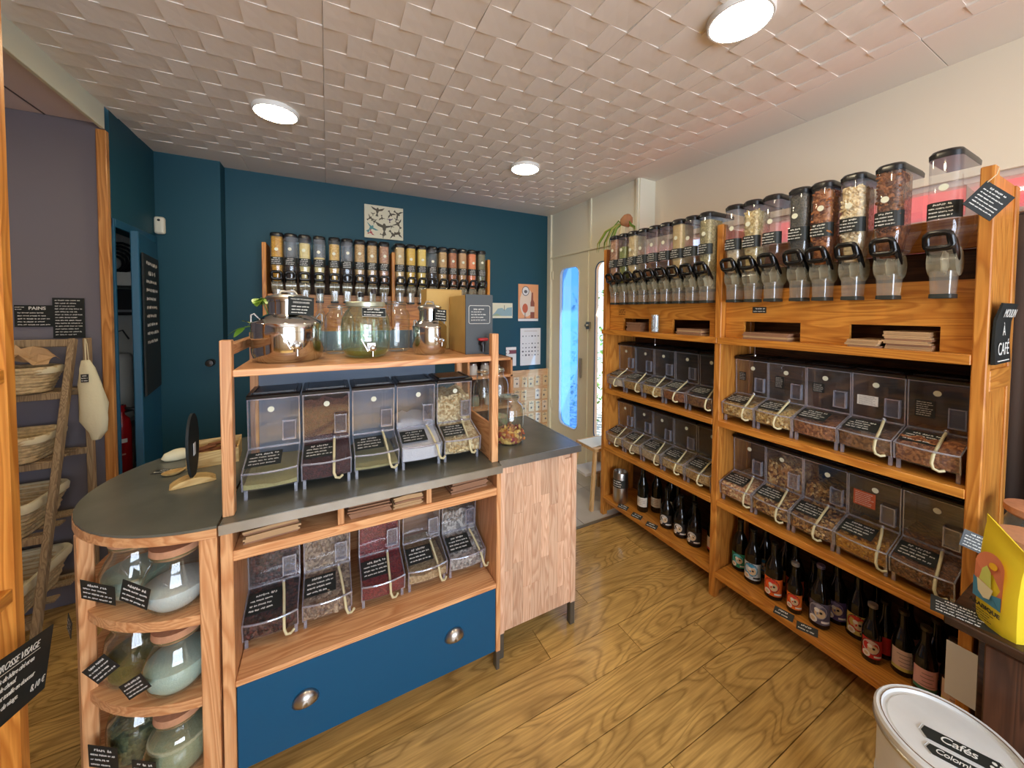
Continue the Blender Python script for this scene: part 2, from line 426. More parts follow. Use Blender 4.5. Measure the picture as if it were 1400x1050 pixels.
# walls
struct(bx('wall_back', BLUEWALL, (-.665, 2.40, 3.40, 3.52, 0, 2.62), bevel=0))
struct(bx('wall_back_step', BLUEWALL, (-1.12, -.667, 3.28, 3.52, 0, 2.62), bevel=.002))
wl_ = MB().box(-1.11, -1.014, 2.725, 3.279, 2.0, 2.62).box(-1.11, -1.014, 2.724, 2.733, 0, 2.0).box(-1.11, -1.014, 3.262, 3.279, 0, 2.0)
struct(wl_.obj('wall_left', BLUEWALL))
fr_ = MB().box(-1.02, -1.006, 2.740, 3.262, 1.99, 2.035).box(-1.02, -1.006, 2.725, 2.740, 0, 2.035).box(-1.02, -1.006, 3.252, 3.279, 0, 2.035)
struct(fr_.obj('trim_2', mat('blue_gloss', (28,84,112), .35), bevel=.002))
struct(bx('wall_alcove', PURPLE, (-3.25, -1.03, 2.7235, 2.80, 0, 2.62), bevel=0))
struct(bx('wall_alcove_side', PURPLE, (-3.32, -3.25, -2.5, 2.8, 0, 2.62), bevel=0))
BEAMC = mat('beam_paint', (222,222,200), .6)
struct(bx('beam', BEAMC, (-1.034, -1.016, -2.4, 2.688, 2.482, 2.618), bevel=.002))
al = struct(bx('ceiling_alcove', mat('alcove_ceiling', (222,210,212), .7), (-3.25, -1.036, -2.4, 2.72, 2.516, 2.62), bevel=0))
for xx in (-1.24, -1.62, -2.2, -2.8):
    bx('seam', mat('seam_dark', (96,88,90), .8), (xx, xx+.006, -2.3, 2.715, 2.513, 2.517), al, 0)
struct(bx('trim_3', W_TRIM, (-1.054, -1.014, 2.690, 2.722, 0, 2.481), bevel=.004))
# right wall with its window, jog, wall above the doors
wr = MB().box(2.33, 2.43, -2.4, 2.08, 0, .80).box(2.33, 2.43, -2.4, 2.08, 2.115, 2.62).box(2.33, 2.43, 1.97, 2.08, .8, 2.115).box(2.33, 2.43, -2.4, -1.2, .8, 2.115)
struct(wr.obj('wall_right', WHITEWALL))
jg = MB().box(2.165, 2.43, 2.081, 2.11, 0, 2.62).box(2.165, 2.43, 2.11, 3.40, 2.135, 2.62).box(2.165, 2.43, 3.335, 3.40, 0, 2.135)
struct(jg.obj('wall_door', mat('door_wall_paint', (240,236,216), .6)))
struct(MB().box(2.152, 2.166, 2.662, 2.69, 2.14, 2.60).box(2.152, 2.166, 2.115, 3.398, 2.125, 2.142).box(2.146, 2.166, 3.33, 3.398, 0, 2.60).box(2.15, 2.166, 2.09, 2.115, 2.14, 2.6).obj('trim_4', DOORPAINT, bevel=.002))
struct(bx('wall_front', WHITEWALL, (-3.3, -1.05, -2.5, -2.4, 0, 2.62), bevel=0))
wf = MB().box(-1.05, -.95, -2.5, -2.4, 0, 2.62).box(1.65, 2.45, -2.5, -2.4, 0, 2.62).box(-.95, 1.65, -2.5, -2.4, 0, .65).box(-.95, 1.65, -2.5, -2.4, 2.45, 2.62)
struct(wf.obj('wall_shopfront', WHITEWALL))

def frame_plate(y0, y1, z0, z1, hy0, hy1, hz0, hz1, rad, x0, x1, n=6):
    """door leaf in the x plane with a round-cornered opening"""
    inner = []
    for (cy, cz, a) in ((hy1-rad, hz1-rad, 0), (hy0+rad, hz1-rad, 90), (hy0+rad, hz0+rad, 180), (hy1-rad, hz0+rad, 270)):
        for k in range(n+1):
            t = math.radians(a+90*k/n); inner.append((cy+rad*math.cos(t), cz+rad*math.sin(t)))
    outer = []
    corners = [(y1, z1), (y0, z1), (y0, z0), (y1, z0)]
    for q in range(4):
        c = corners[q]
        for k in range(n+1):
            p = inner[q*(n+1)+k]
            if k < n/2: o = (c[0], p[1]) if q in (0, 2) else (p[0], c[1])
            elif k > n/2: o = (p[0], c[1]) if q in (0, 2) else (c[0], p[1])
            else: o = c
            outer.append(o)
    N_ = len(inner); b = MB(); vs = []
    for xx in (x0, x1):
        vs += [(xx, *p) for p in inner]+[(xx, *p) for p in outer]
    fs = []
    for i in range(N_):
        j = (i+1) % N_
        fs += [(i, j, N_+j, N_+i), (2*N_+i, 3*N_+i, 3*N_+j, 2*N_+j), (i, 2*N_+i, 2*N_+j, j), (N_+i, N_+j, 3*N_+j, 3*N_+i)]
    return b.add(vs, fs), inner
BLUEGLASS = clear('blue_pane', (.16,.44,.95), .02, .10, .85)
def film(m):
    N = m.node_tree.nodes; L = m.node_tree.links; out = N['Material Output']; prev = out.inputs['Surface'].links[0].from_node
    tl = N.new('ShaderNodeBsdfTranslucent'); tl.inputs[0].default_value = (.06,.27,.85,1)
    mx = N.new('ShaderNodeMixShader'); mx.inputs[0].default_value = .5
    L.new(prev.outputs[0], mx.inputs[1]); L.new(tl.outputs[0], mx.inputs[2]); L.new(mx.outputs[0], out.inputs['Surface'])
film(BLUEGLASS)
for n_, (y0, y1, hy0, hy1, gm) in enumerate(((2.712, 3.325, 2.845, 3.165, BLUEGLASS), (2.115, 2.700, 2.26, 2.60, clear('door_glass', (.92,.96,1), .02, .06, .7)))):
    d = struct(empty(f'door_{n_+1}', (0, 0, 0)))
    pl, inner = frame_plate(y0, y1, .004, 2.1345, hy0, hy1, .375, 2.0, .075, 2.168, 2.205)
    pl.obj('leaf', DOORPAINT, d, bevel=.003)
    b = MB(); N_ = len(inner); b.add([(2.19, *p) for p in inner], [tuple(range(N_))]); b.obj('pane', gm, d)
    bead = [(2.166, *p) for p in inner]; MB().tube(bead, .006, 6, True).obj('glazing_bead', mat('bead_white', (226,232,232), .4) if n_ == 0 else mat('bead_blue', (60,100,140), .4), d, smooth=40)
    if n_ == 0:
        MB().box(2.148, 2.168, 2.785, 2.812, .915, 1.105).obj('handle', STEELB, d, bevel=.004)
        for hz in (1.90, .50): MB().box(2.156, 2.168, 3.30, 3.322, hz, hz+.09).obj('hinge', DOORPAINT, d, bevel=.002)
    else:
        lk = MB().box(2.15, 2.168, 2.66, 2.715, 1.39, 1.46).obj('lock', STEELB, d, bevel=.003)
        MB().lathe([(.012,0),(.012,.03),(.0,.03)], 12).xf(Matrix.Translation((2.15, 2.685, 1.425)) @ Matrix.Rotation(-PI/2, 4, 'Y')).obj('knob', STEELB, lk, smooth=40)
# long window behind the shelf unit
wd = struct(empty('window_1', (0,0,0)))
bx('pane', clear('window_glass', (.95,.97,1), .02, .05, .6), (2.385, 2.389, -1.2, 1.97, .8, 2.115), wd, 0)
fw = MB().box(2.35, 2.41, -1.2, 1.97, .80, .84).box(2.35, 2.41, -1.2, 1.97, 2.09, 2.115).box(2.35, 2.41, -1.2, 1.97, 1.925, 1.965)
for yy in (-1.2, -.42, .44, 1.2, 1.93): fw.box(2.352, 2.408, yy, yy+.04, .84, 2.09)
fw.obj('frame', mat('window_frame', (214,196,186), .5), wd, bevel=.002)
wd2 = struct(empty('window_2', (0,0,0)))
bx('pane', clear('window_glass'), (-.95, 1.65, -2.452, -2.448, .65, 2.45), wd2, 0)
fw = MB()
for xx in (-.95, -.1, .75, 1.61): fw.box(xx, xx+.045, -2.48, -2.42, .65, 2.45)
fw.box(-.95, 1.65, -2.478, -2.422, .65, .70).box(-.95, 1.65, -2.478, -2.422, 2.40, 2.45)
fw.obj('frame', DOORPAINT, wd2)
# ceiling lights: steel ring, glowing disc
DIFF = emit('lamp_diffuser', LAMP_COL, LAMP_E)
spots = [(-.233, 2.31, 'white recessed ceiling light over the counter, beside the blue wall'),
         (1.276, 2.33, 'white recessed ceiling light in front of the white door'),
         (1.301, .80, 'white recessed ceiling light along the long shelf unit'),
         (-.233, .80, 'white recessed ceiling light beside the pale beam')]
for x, y, lb in spots:
    t = thing('ceiling_light_offscreen' if (x < 0 and y < 1) else 'ceiling_light', lb, 'ceiling light', (x, y, ZC-.022), 0, 'recessed ceiling lights')
    MB().lathe([(.0965,.012),(.0965,0),(.103,0),(.106,.006),(.106,.028)], 32).obj('trim_ring', mat('lamp_ring', (235,235,230), .4), t, smooth=40)
    MB().lathe([(0,.002),(.06,.002),(.097,.004)], 32).obj('diffuser', DIFF, t, smooth=40)

t = thing('ceiling_light_offscreen', 'white round ceiling light in the alcove', 'ceiling light', (-1.75, 1.55, 2.494), 0, 'recessed ceiling lights')
MB().lathe([(.0965,.012),(.0965,0),(.103,0),(.106,.006),(.106,.022)], 32).obj('trim_ring', mat('lamp_ring'), t, smooth=40)
MB().lathe([(0,.002),(.06,.002),(.097,.004)], 32).obj('diffuser', DIFF, t, smooth=40)
# ================================================================ lettering and labels
TXT = {}
def text_mesh(body, size=.02, align='CENTER', shear=0.0, space=1.0, ext=0.0003, line=1.0, bold=0.0):
    k = (body, size, align, shear, space, line, bold)
    if k in TXT: return TXT[k]
    c = bpy.data.curves.new('lettering', 'FONT'); c.body = body; c.size = size; c.align_x = align; c.align_y = 'CENTER'
    c.shear = shear; c.space_character = space; c.space_line = line; c.extrude = ext; c.offset = bold; c.resolution_u = 3
    o = bpy.data.objects.new('lettering_tmp', c); COL.objects.link(o)
    dg = bpy.context.evaluated_depsgraph_get(); dg.update()
    me = bpy.data.meshes.new_from_object(o.evaluated_get(dg))
    bpy.data.objects.remove(o); bpy.data.curves.remove(c)
    me.name = 'lettering'; TXT[k] = me
    return me
FRONT = Matrix(((1,0,0,0),(0,0,-1,0),(0,1,0,0),(0,0,0,1)))   # text plane (x,y) -> (x,z), facing -y
def put_text(body, parent, loc, size, m=None, rot=(PI/2,0,0), **kw):
    me = text_mesh(body, size, **kw).copy(); me.materials.clear(); me.materials.append(m or CHALK)
    return share('lettering', me, parent, loc, rot)
SCR = {}
def scribble(wd, ht, rows, seed, mtl=None, title=True):
    """rows of small hand-drawn strokes, too small to read, in the x-z plane facing -y"""
    k = (round(wd,3), round(ht,3), rows, seed, mtl.name if mtl else '')
    if k in SCR: return SCR[k]
    r = random.Random(seed); b = MB(); t = ht/rows*.085
    for i in range(rows):
        zc = ht/2-(i+.5)*ht/rows; ch = ht/rows*(.62 if (i == 0 and title) else .42)
        x = -wd/2*(.6 if (i == 0 and title) else .9); end = wd/2*(.6 if (i == 0 and title) else r.uniform(.35, .92))
        while x < end:
            for _ in range(r.randint(2, 6)):
                cw = ch*.62
                if x+cw > wd/2*.95: break
                p = [(x+r.uniform(0, .3)*cw, zc+r.uniform(-.5, -.2)*ch), (x+r.uniform(.2, .5)*cw, zc+r.uniform(.2, .5)*ch), (x+r.uniform(.6, .9)*cw, zc+r.uniform(-.5, .1)*ch)]
                for a, c in ((p[0], p[1]), (p[1], p[2])):
                    d = Vector((c[0]-a[0], c[1]-a[1])); n = Vector((-d.y, d.x)).normalized()*t
                    b.quad((a[0]-n.x, 0, a[1]-n.y), (c[0]-n.x, 0, c[1]-n.y), (c[0]+n.x, 0, c[1]+n.y), (a[0]+n.x, 0, a[1]+n.y))
                x += cw
            x += ch*.5
    me = bpy.data.meshes.new('handwriting'); me.from_pydata(b.v, [], b.f); me.materials.append(mtl or CHALK)
    SCR[k] = me
    return me
LBM = {}
def card_mesh(wd, ht, m, th=.0012):
    k = (round(wd,4), round(ht,4), m.name)
    if k not in LBM:
        LBM[k] = MB().box(-wd/2, wd/2, 0, th, -ht/2, ht/2).mesh('label'); LBM[k].materials.append(m)
    return LBM[k]
def label(parent, loc, rot, wd, ht, rows=4, seed=1, m=None, ink=None, name='label', title=True):
    o = share(name, card_mesh(wd, ht, m or LABELBLK), parent, loc, rot)
    s = share('handwriting', scribble(wd*.92, ht*.88, rows, seed, ink, title), o, (0, -.0008, 0))
    return o
def top_label(name, lab, cat, loc, rot, wd, ht, rows, seed, group=None, m=None, ink=None, title=True):
    o = label(None, loc, rot, wd, ht, rows, seed, m, ink, name, title)
    return tag(o, lab, cat, group)

# ================================================================ bulk scoop bin
BW, BD = .166, .286
PROF = [(0.004,.098),(0.014,.036),(BD,.036),(BD,.326),(.124,.326),(.132,.138)]
def bow(x, a=.016): return -a*(1-(2*x/BW)**2)
BINM = {}
def bin_meshes():
    if BINM: return
    hw = BW/2-.002
    # shell: two sides, back, front panel
    b = MB()
    for s in (-1, 1):
        b.add([(s*hw, y_, z_) for y_, z_ in PROF], [tuple(range(6))])
    b.quad((-hw,BD,.036),(hw,BD,.036),(hw,BD,.326),(-hw,BD,.326))
    b.quad((-hw,.132,.138),(hw,.132,.138),(hw,.124,.326),(-hw,.124,.326))
    n = 8
    for i in range(n):   # bowed scoop front and floor
        x0 = -hw+2*hw*i/n; x1 = -hw+2*hw*(i+1)/n
        b.quad((x0,.014+bow(x0,.010),.036),(x1,.014+bow(x1,.010),.036),(x1,.004+bow(x1),.098),(x0,.004+bow(x0),.098))
        b.quad((x0,.014+bow(x0,.010),.036),(x1,.014+bow(x1,.010),.036),(x1,BD,.036),(x0,BD,.036))
    BINM['body'] = b.mesh('body'); BINM['body'].materials.append(ACRYL)
    # hinged flap
    b = MB()
    for i in range(n):
        x0 = -hw+2*hw*i/n; x1 = -hw+2*hw*(i+1)/n
        b.quad((x0,.004+bow(x0),.099),(x1,.004+bow(x1),.099),(x1,.132,.139),(x0,.132,.139))
    BINM['flap'] = b.mesh('flap'); BINM['flap'].materials.append(ACRYL)
    # moulded rims: panel border, flap border, lip
    b = MB(); t = .004
    for s in (-1, 1):
        b.bar((s*(hw-.001),.131,.14),(s*(hw-.001),.123,.325), t)
        b.bar((s*(hw-.001),.004,.099),(s*(hw-.001),.131,.139), t)
        b.bar((s*(hw-.001),.012,.037),(s*(hw-.001),.003,.098), t)
    b.bar((-hw,.130,.141),(hw,.130,.141), .006, .006); b.bar((-hw,.123,.322),(hw,.123,.322), t)
    b.tube([(-hw+2*hw*i/n, .003+bow(-hw+2*hw*i/n), .099) for i in range(n+1)], .0035, 6)
    BINM['rim'] = b.mesh('rim', 40); BINM['rim'].materials.append(ACRYLEDGE)
    b = MB().box(-.005, .005, -.005, .005, 0, .036)
    BINM['foot'] = b.mesh('foot'); BINM['foot'].materials.append(ACRYLEDGE)
    # black lid with a shallow raised frame
    b = MB()
    b.prism([(.112,.326),(BD,.326),(BD,.343),(.118,.341),(.110,.336)], 'x', -BW/2+.001, BW/2-.001)
    for s in (-1, 1): b.box(s*(hw-.014)-.003, s*(hw-.014)+.003, .13, BD-.01, .341, .347)
    b.box(-hw+.014, hw-.014, .13, .136, .341, .347)
    BINM['lid'] = b.mesh('lid'); BINM['lid'].materials.append(BLACKPL)
    # scoop pocket
    b = MB(); x0, x1, z0, z1 = .026, .070, .165, .238; yy = .112
    b.box(x0, x1, yy-.004, yy, z0, z0+.004).box(x0, x1, yy-.004, yy, z1-.004, z1).box(x0, x0+.004, yy-.004, yy, z0, z1).box(x1-.004, x1, yy-.004, yy, z0, z1)
    b.box(x0, x1, yy, .128, z0, z0+.003).box(x0, x0+.003, yy, .126, z0, z1).box(x1-.003, x1, yy, .126, z0, z1)
    BINM['pocket'] = b.mesh('pocket'); BINM['pocket'].materials.append(ACRYLEDGE)
    b = MB().quad((x0,yy,z0),(x1,yy,z0),(x1,yy,z1),(x0,yy,z1)); BINM['window'] = b.mesh('window'); BINM['window'].materials.append(clear('smoky_acrylic', (.62,.64,.72), .05, .10, .6, .10, (190,195,215)))
    # beige handle
    def hook(dx, lean):
        p = [(dx, .098, .150), (dx+lean*.3, .07, .135), (dx+lean*.6, .03, .112), (dx+lean*.85, -.012, .088), (dx+lean, -.026, .062), (dx+lean+.006, -.030, .046), (dx+lean+.018, -.024, .040), (dx+lean+.028, -.014, .044)]
        return MB().tube(p, .0047, 8)
    for i, (dx, ln) in enumerate(((.030, .012), (.038, .022), (.026, -.004))):
        m = hook(dx, ln).mesh('scoop_handle', 60); m.materials.append(CORD); BINM[f'hook{i}'] = m
    m = MB().lathe([(0,-.006),(.006,-.004),(.007,0),(.005,.008),(0,.010)], 10).mesh('tip', 60); m.materials.append(ACRYLEDGE); BINM['tip'] = m
    m = MB().lathe([(.0001,0),(.0105,0),(.0105,.0008),(.0001,.0008)], 20).xf(Matrix.Rotation(PI/2, 4, 'X')).mesh('sticker'); m.materials.append(STICKER); BINM['sticker'] = m
CONT = {}
def contents(mtl, level, slope=0.0):
    """goods filling the bin up to the given height, lying against the flap in front"""
    k = (mtl.name, level, slope)
    if k in CONT: return CONT[k]
    r = random.Random(int(level*1000)+len(CONT)); b = MB(); hw = BW/2-.005; nx = 7
    z0 = .039
    if level < .135:
        ys = [.018, .05, .12, .2, BD-.004]
        zt = lambda y_, x: min(level-(.0 if y_ > .05 else .008)+r.uniform(-.003, .003), .092 if y_ < .02 else level)
    else:
        ys = [.016, .06, .131, .148, .2, BD-.004]
        zt = lambda y_, x: (.090 if y_ < .02 else .108 if y_ < .1 else .130 if y_ < .133 else level+slope*(y_-.148)/.15+r.uniform(-.012, .012))
    vs = []; fs = []; ny = len(ys)
    for i in range(nx+1):
        x = -hw+2*hw*i/nx
        for y_ in ys: vs.append((x, y_+(bow(x,.010) if y_ < .03 else 0), z0))
        for y_ in ys: vs.append((x, y_+(bow(x) if y_ < .03 else 0), zt(y_, x)))
    w_ = 2*ny
    for i in range(nx):
        for j in range(ny-1):
            fs.append((i*w_+ny+j, (i+1)*w_+ny+j, (i+1)*w_+ny+j+1, i*w_+ny+j+1))
        fs.append((i*w_, (i+1)*w_, (i+1)*w_+ny, i*w_+ny)); fs.append((i*w_+ny-1, i*w_+2*ny-1, (i+1)*w_+2*ny-1, (i+1)*w_+ny-1))
    for i in (0, nx):
        for j in range(ny-1): fs.append((i*w_+j, i*w_+j+1, i*w_+ny+j+1, i*w_+ny+j))
    me = b.add(vs, fs).mesh('contents', 50); me.materials.append(mtl); CONT[k] = me
    return me
def blob(r3, rx, ry, rz, c):
    """small rounded lump, 20 faces"""
    b = MB(); m = Matrix.Translation(c) @ Matrix.Rotation(r3.uniform(0,6.28), 4, 'Z') @ Matrix.Rotation(r3.uniform(0,6.28), 4, 'X')
    pr = [(0,-1),(.75,-.66),(1,0),(.75,.66),(0,1)]
    b.lathe([(max(p,0.001)*rx, q*rz) for p, q in pr], 6, sy=ry/rx).xf(m)
    return b
def pieces(parent, mtl, boxes, n, size, seed, name='pieces', thin=1.0, bowed=False):
    """loose pieces lying against the clear walls"""
    r = random.Random(seed); b = MB()
    for (x0, x1, y0, y1, z0, z1), frac in boxes:
        for _ in range(int(n*frac)):
            s = size*r.uniform(.75, 1.2); px = r.uniform(x0, x1)
            b.merge(blob(r, s*.62, s*.62*thin, s, (px, r.uniform(y0, y1)+(bow(px, .012) if bowed and z1 < .095 else 0), r.uniform(z0, z1))))
    me = b.mesh(name, 70); me.materials.append(mtl)
    o = share(name, me, parent); return stuff(o)
nbin = 0
def scoop_bin(lab, loc, rz, mtl, level, group, lid=True, slope=.0, tagrows=4, hook=True, info=None, bits=None):
    global nbin
    bin_meshes(); nbin += 1
    t = thing('scoop_bin', lab, 'food bin', loc, rz, group)
    body = share('body', BINM['body'], t); share('rim', BINM['rim'], body); [share('foot', BINM['foot'], body, (s*(BW/2-.010), y_, 0)) for s in (-1, 1) for y_ in (.03, BD-.03)]
    fl = share('flap', BINM['flap'], t)
    if lid: share('lid', BINM['lid'], t)
    po = share('scoop_pocket', BINM['pocket'], t); share('window', BINM['window'], po)
    if mtl: share('contents', contents(mtl, level, slope), t)
    a = math.atan2(.040, .128)
    label(t, (-.024, .064, .1222), (-(PI/2-a), 0, 0), .104, .078, tagrows, nbin % 7)
    share('sticker', BINM['sticker'], t, (rnd.uniform(-.01, .012), .1215, .283))
    if hook:
        hk = share('scoop_handle', BINM[f'hook{nbin % 3}'], t); dx = (.030, .038, .026)[nbin % 3]
        share('tip', BINM['tip'], hk, (dx, .100, .152))
    if info:
        m, ink, wd, ht, x, z = info
        label(t, (x, .1235, z), (0,0,0), wd, ht, 7, nbin+20, m, ink, 'info_card', False)
    if bits:
        pm_, n, size = bits[:3]
        hi = level
        pieces(t, pm_, [((-.064,.064,.139,.148,.145,hi), .45 if hi > .16 else 0), ((-.064,.064,.015,.020,.050,.084), .35), ((-.064,.064,.03,.12,.088,.104), .3)], n, size, nbin, bowed=True)
    return t

# ================================================================ the counter
ct = thing('counter', 'wooden shop counter with blue drawer, slate top and steel feet', 'counter', (0,0,0))
tp = MB().box(-.297, .647, 1.362, 1.925, .874, .900).obj('countertop', SLATE, ct, bevel=.002)
MB().box(-.297, .647, 1.357, 1.362, .870, .9004).obj('edge_strip', ZINC, tp)
for x0, x1 in ((-.297, -.266), (.627, .647)):
    for y0, y1 in ((1.372, 1.412), (1.885, 1.925)):
        po = MB().box(x0, x1, y0, y1, .085, .874).obj('post', W_COUNT_Z, ct, bevel=.002)
        MB().box(x0+.002, x1-.001, y0+.003, y1-.003, 0, .085).obj('steel_foot', mat('dull_steel', (110,108,102), .4, .7), po, bevel=.003)
bx('cubby_shelf', W_COUNT_X, (-.266, .627, 1.374, 1.90, .771, .803), ct)
bx('bin_shelf', W_COUNT_X, (-.266, .627, 1.374, 1.90, .367, .386), ct)
for x in (.024, .332): bx('divider', W_COUNT_Z, (x, x+.020, 1.38, 1.88, .803, .874), ct)
for x in (-.284, .630): bx('side_panel', W_COUNT_Z, (x, x+.016, 1.412, 1.885, .10, .874), ct)
bx('back_panel', W_COUNT_X, (-.266, .627, 1.90, 1.915, .10, .874), ct)
bx('bottom_panel', W_COUNT_X, (-.266, .627, 1.40, 1.90, .10, .115), ct)
dr = bx('drawer', DRAWERBLUE, (-.264, .625, 1.376, 1.396, .088, .364), ct, .002)
for hx in (-.078, .442):
    n = 10; prof = []
    b = MB(); vs = []; fs = []
    for i in range(n+1):          # half-dome cup pull, open below
        a = PI*i/n
        for j in range(6):
            e = (PI/2)*j/5
            vs.append((hx+.041*math.cos(a)*math.cos(e*.999), 1.376-.026*math.sin(e), .228+.042*math.sin(a)*math.cos(e*.85)))
    for i in range(n):
        for j in range(5): fs.append((i*6+j, (i+1)*6+j, (i+1)*6+j+1, i*6+j+1))
    h = b.add(vs, fs).obj('cup_pull', STEELB, dr, smooth=60)
    sm = h.modifiers.new('solid', 'SOLIDIFY'); sm.thickness = .0015
# upper rack standing on the counter
rk = thing('counter_rack', 'wooden rack on the counter with one shelf and slate blue back', 'rack', (0,0,0))
for x0, x1 in ((-.297, -.267), (.617, .647)):
    for y0, y1 in ((1.405, 1.440), (1.885, 1.920)):
        bx('post', W_COUNT_Z, (x0, x1, y0, y1, .9005, 1.455), rk, .002)
    if x0 < 0: bx('top_rail', W_COUNT_Y, (x0+.003, x1-.003, 1.440, 1.885, 1.405, 1.44), rk, .002)
bx('shelf_board', W_COUNT_X, (-.267, .617, 1.415, 1.905, 1.338, 1.360), rk, .002)
bx('back_panel', mat('slate_blue_panel', (112,132,156), .5), (-.267, .50, 1.890, 1.898, .905, 1.338), rk, 0)
bx('backboard', mat('slate_blue_panel'), (-.18, .50, 1.905, 1.913, 1.362, 1.452), rk, 0)
bx('side_board', W_COUNT_Y, (.622, .634, 1.44, 1.885, .9005, 1.06), rk, .002)

G = grains
GR = {
 'empty_dust': G('pale_dust', [(206,198,140),(190,182,120)], 377),
 'darkred': G('dark_red_beans', [(66,26,28),(84,34,34),(52,20,24)], 217),
 'white': G('white_powder', [(226,226,230),(214,216,222)], 290, .8, .3),
 'twist': G('cereal', [(206,190,150),(222,208,166),(176,150,104)], 101),
 'cocoa': G('cocoa_mix', [(50,36,32),(66,44,38),(92,48,40),(40,30,27)], 116),
 'cluster': G('granola_cluster', [(150,132,112),(176,154,128),(120,100,84)], 101),
 'red': G('red_goods', [(120,26,30),(140,36,38),(96,20,26)], 188),
 'beige': G('beige_goods', [(190,166,124),(206,182,140),(168,142,100)], 159),
 'pebble': G('pebbles', [(150,146,142),(110,106,104),(188,184,178)], 87),
 'flour': G('flour', [(222,214,198),(212,204,186)], 348, .8, .3),
 'tan': G('tan_flakes', [(196,164,106),(214,184,128),(160,124,72)], 159),
 'muesli': G('muesli', [(200,164,90),(220,190,120),(150,108,54),(230,206,150)], 123),
 'redmuesli': G('red_muesli', [(150,96,58),(176,118,72),(116,66,40)], 123),
 'brown': G('brown_flakes', [(126,86,50),(150,106,64),(96,62,36)], 116),
 'oats': G('oat_flakes', [(204,180,136),(222,202,160),(176,150,106)], 145),
 'pink': G('pink_mix', [(190,130,100),(214,170,130),(140,80,60),(230,205,160)], 116),
 'nuts': G('nut_mix', [(206,168,104),(226,198,140),(110,66,40),(84,46,34),(190,140,80)], 89),
 'dark_nuts': G('dark_nut_mix', [(110,66,36),(150,100,54),(196,156,96),(70,40,30)], 89),
 'shred': G('yellow_shreds', [(222,168,58),(204,148,44),(180,120,40)], 130, .6, .8, (1,1,2.6)),
 'brownshred': G('brown_shreds', [(132,84,40),(160,106,56),(96,60,32)], 130, .6, .8, (1,2.6,1)),
}
CB = [(-.180,'clear scoop bin with only crumbs left, beside the rack post over the jar shelves', GR['empty_dust'], .062, 0, None),
      (-.0075,'clear scoop bin full of dark red goods on the slate countertop', GR['darkred'], .300, -.01, None),
      (.166,'almost empty clear scoop bin between dark red goods and white powder bins', GR['empty_dust'], .058, 0, None),
      (.340,'clear scoop bin with a little white powder beside the cereal twists', GR['white'], .15, .02, None),
      (.514,'clear scoop bin of pale cereal twists on the countertop', GR['twist'], .255, .02, (GR['twist'], 260, .013))]
for i, (x, lb, m, lv, sl, bits) in enumerate(CB):
    scoop_bin(lb, (x, 1.475, .9005), 0, m, lv, 'scoop bins on the countertop', True, sl, hook=(i > 0), bits=bits)
CB2 = [(-.185,'clear scoop bin of dark cocoa pieces in the counter beside the jar shelves', GR['cocoa'], .29, 0, (GR['cocoa'], 90, .018)),
       (-.010,'clear scoop bin of grey brown granola clusters inside the counter', GR['cluster'], .25, .03, (GR['cluster'], 120, .016)),
       (.186,'clear scoop bin of bright red goods inside the counter', GR['red'], .29, 0, None),
       (.362,'clear scoop bin of pale beige crumbs inside the counter', GR['beige'], .08, 0, None),
       (.536,'clear scoop bin of grey pebble sweets inside the counter', GR['pebble'], .22, .0, (GR['pebble'], 110, .014))]
for i, (x, lb, m, lv, sl, bits) in enumerate(CB2):
    scoop_bin(lb, (x, 1.470, .3865), 0, m, lv, 'scoop bins inside the counter', True, sl, bits=bits)
# paper bags in the cubbies
def paper_stack(name, lab, loc, rz, wd, dp, ht, n, m, group, seed=0, tilt=0):
    t = thing(name, lab, 'paper bags', loc, rz, group); r = random.Random(seed)
    for i in range(n):
        z0 = ht*i/n; z1 = ht*(i+1)/n-.0006; dx = r.uniform(-.006,.006); dy = r.uniform(-.006,.004); b = MB()
        lift = tilt*r.uniform(.3, 1)*i/n
        b.prism([(-wd/2+dx, z0),(wd/2+dx, z0),(wd/2+dx, z1),(0, z1+lift*.3),(-wd/2+dx, z1)], 'y', dy, dp+dy)
        b.obj('paper_bag', m if r.random() > .35 else KRAFT2, t)
    return t
paper_stack('paper_bag_stack', 'loose stack of kraft bags in the cubby over the cocoa bin', (-.165, 1.40, .8035), .08, .15, .22, .042, 6, KRAFT, 'paper bags in the counter cubbies', 1, .012)
paper_stack('paper_bag_stack', 'tall neat stack of brown bags in the middle cubby', (.130, 1.395, .8035), .0, .14, .24, .052, 10, KRAFT2, 'paper bags in the counter cubbies', 2)
t_ = paper_stack('paper_bag_stack', 'leaning kraft bags beside the neat stack in the middle cubby', (.266, 1.395, .8035), 0, .105, .22, .044, 7, KRAFT, 'paper bags in the counter cubbies', 3, .02)
paper_stack('paper_bag_stack', 'flat brown bags in the cubby over the grey pebble sweets', (.520, 1.41, .8035), .06, .16, .22, .040, 5, KRAFT2, 'paper bags in the counter cubbies', 4, .01)

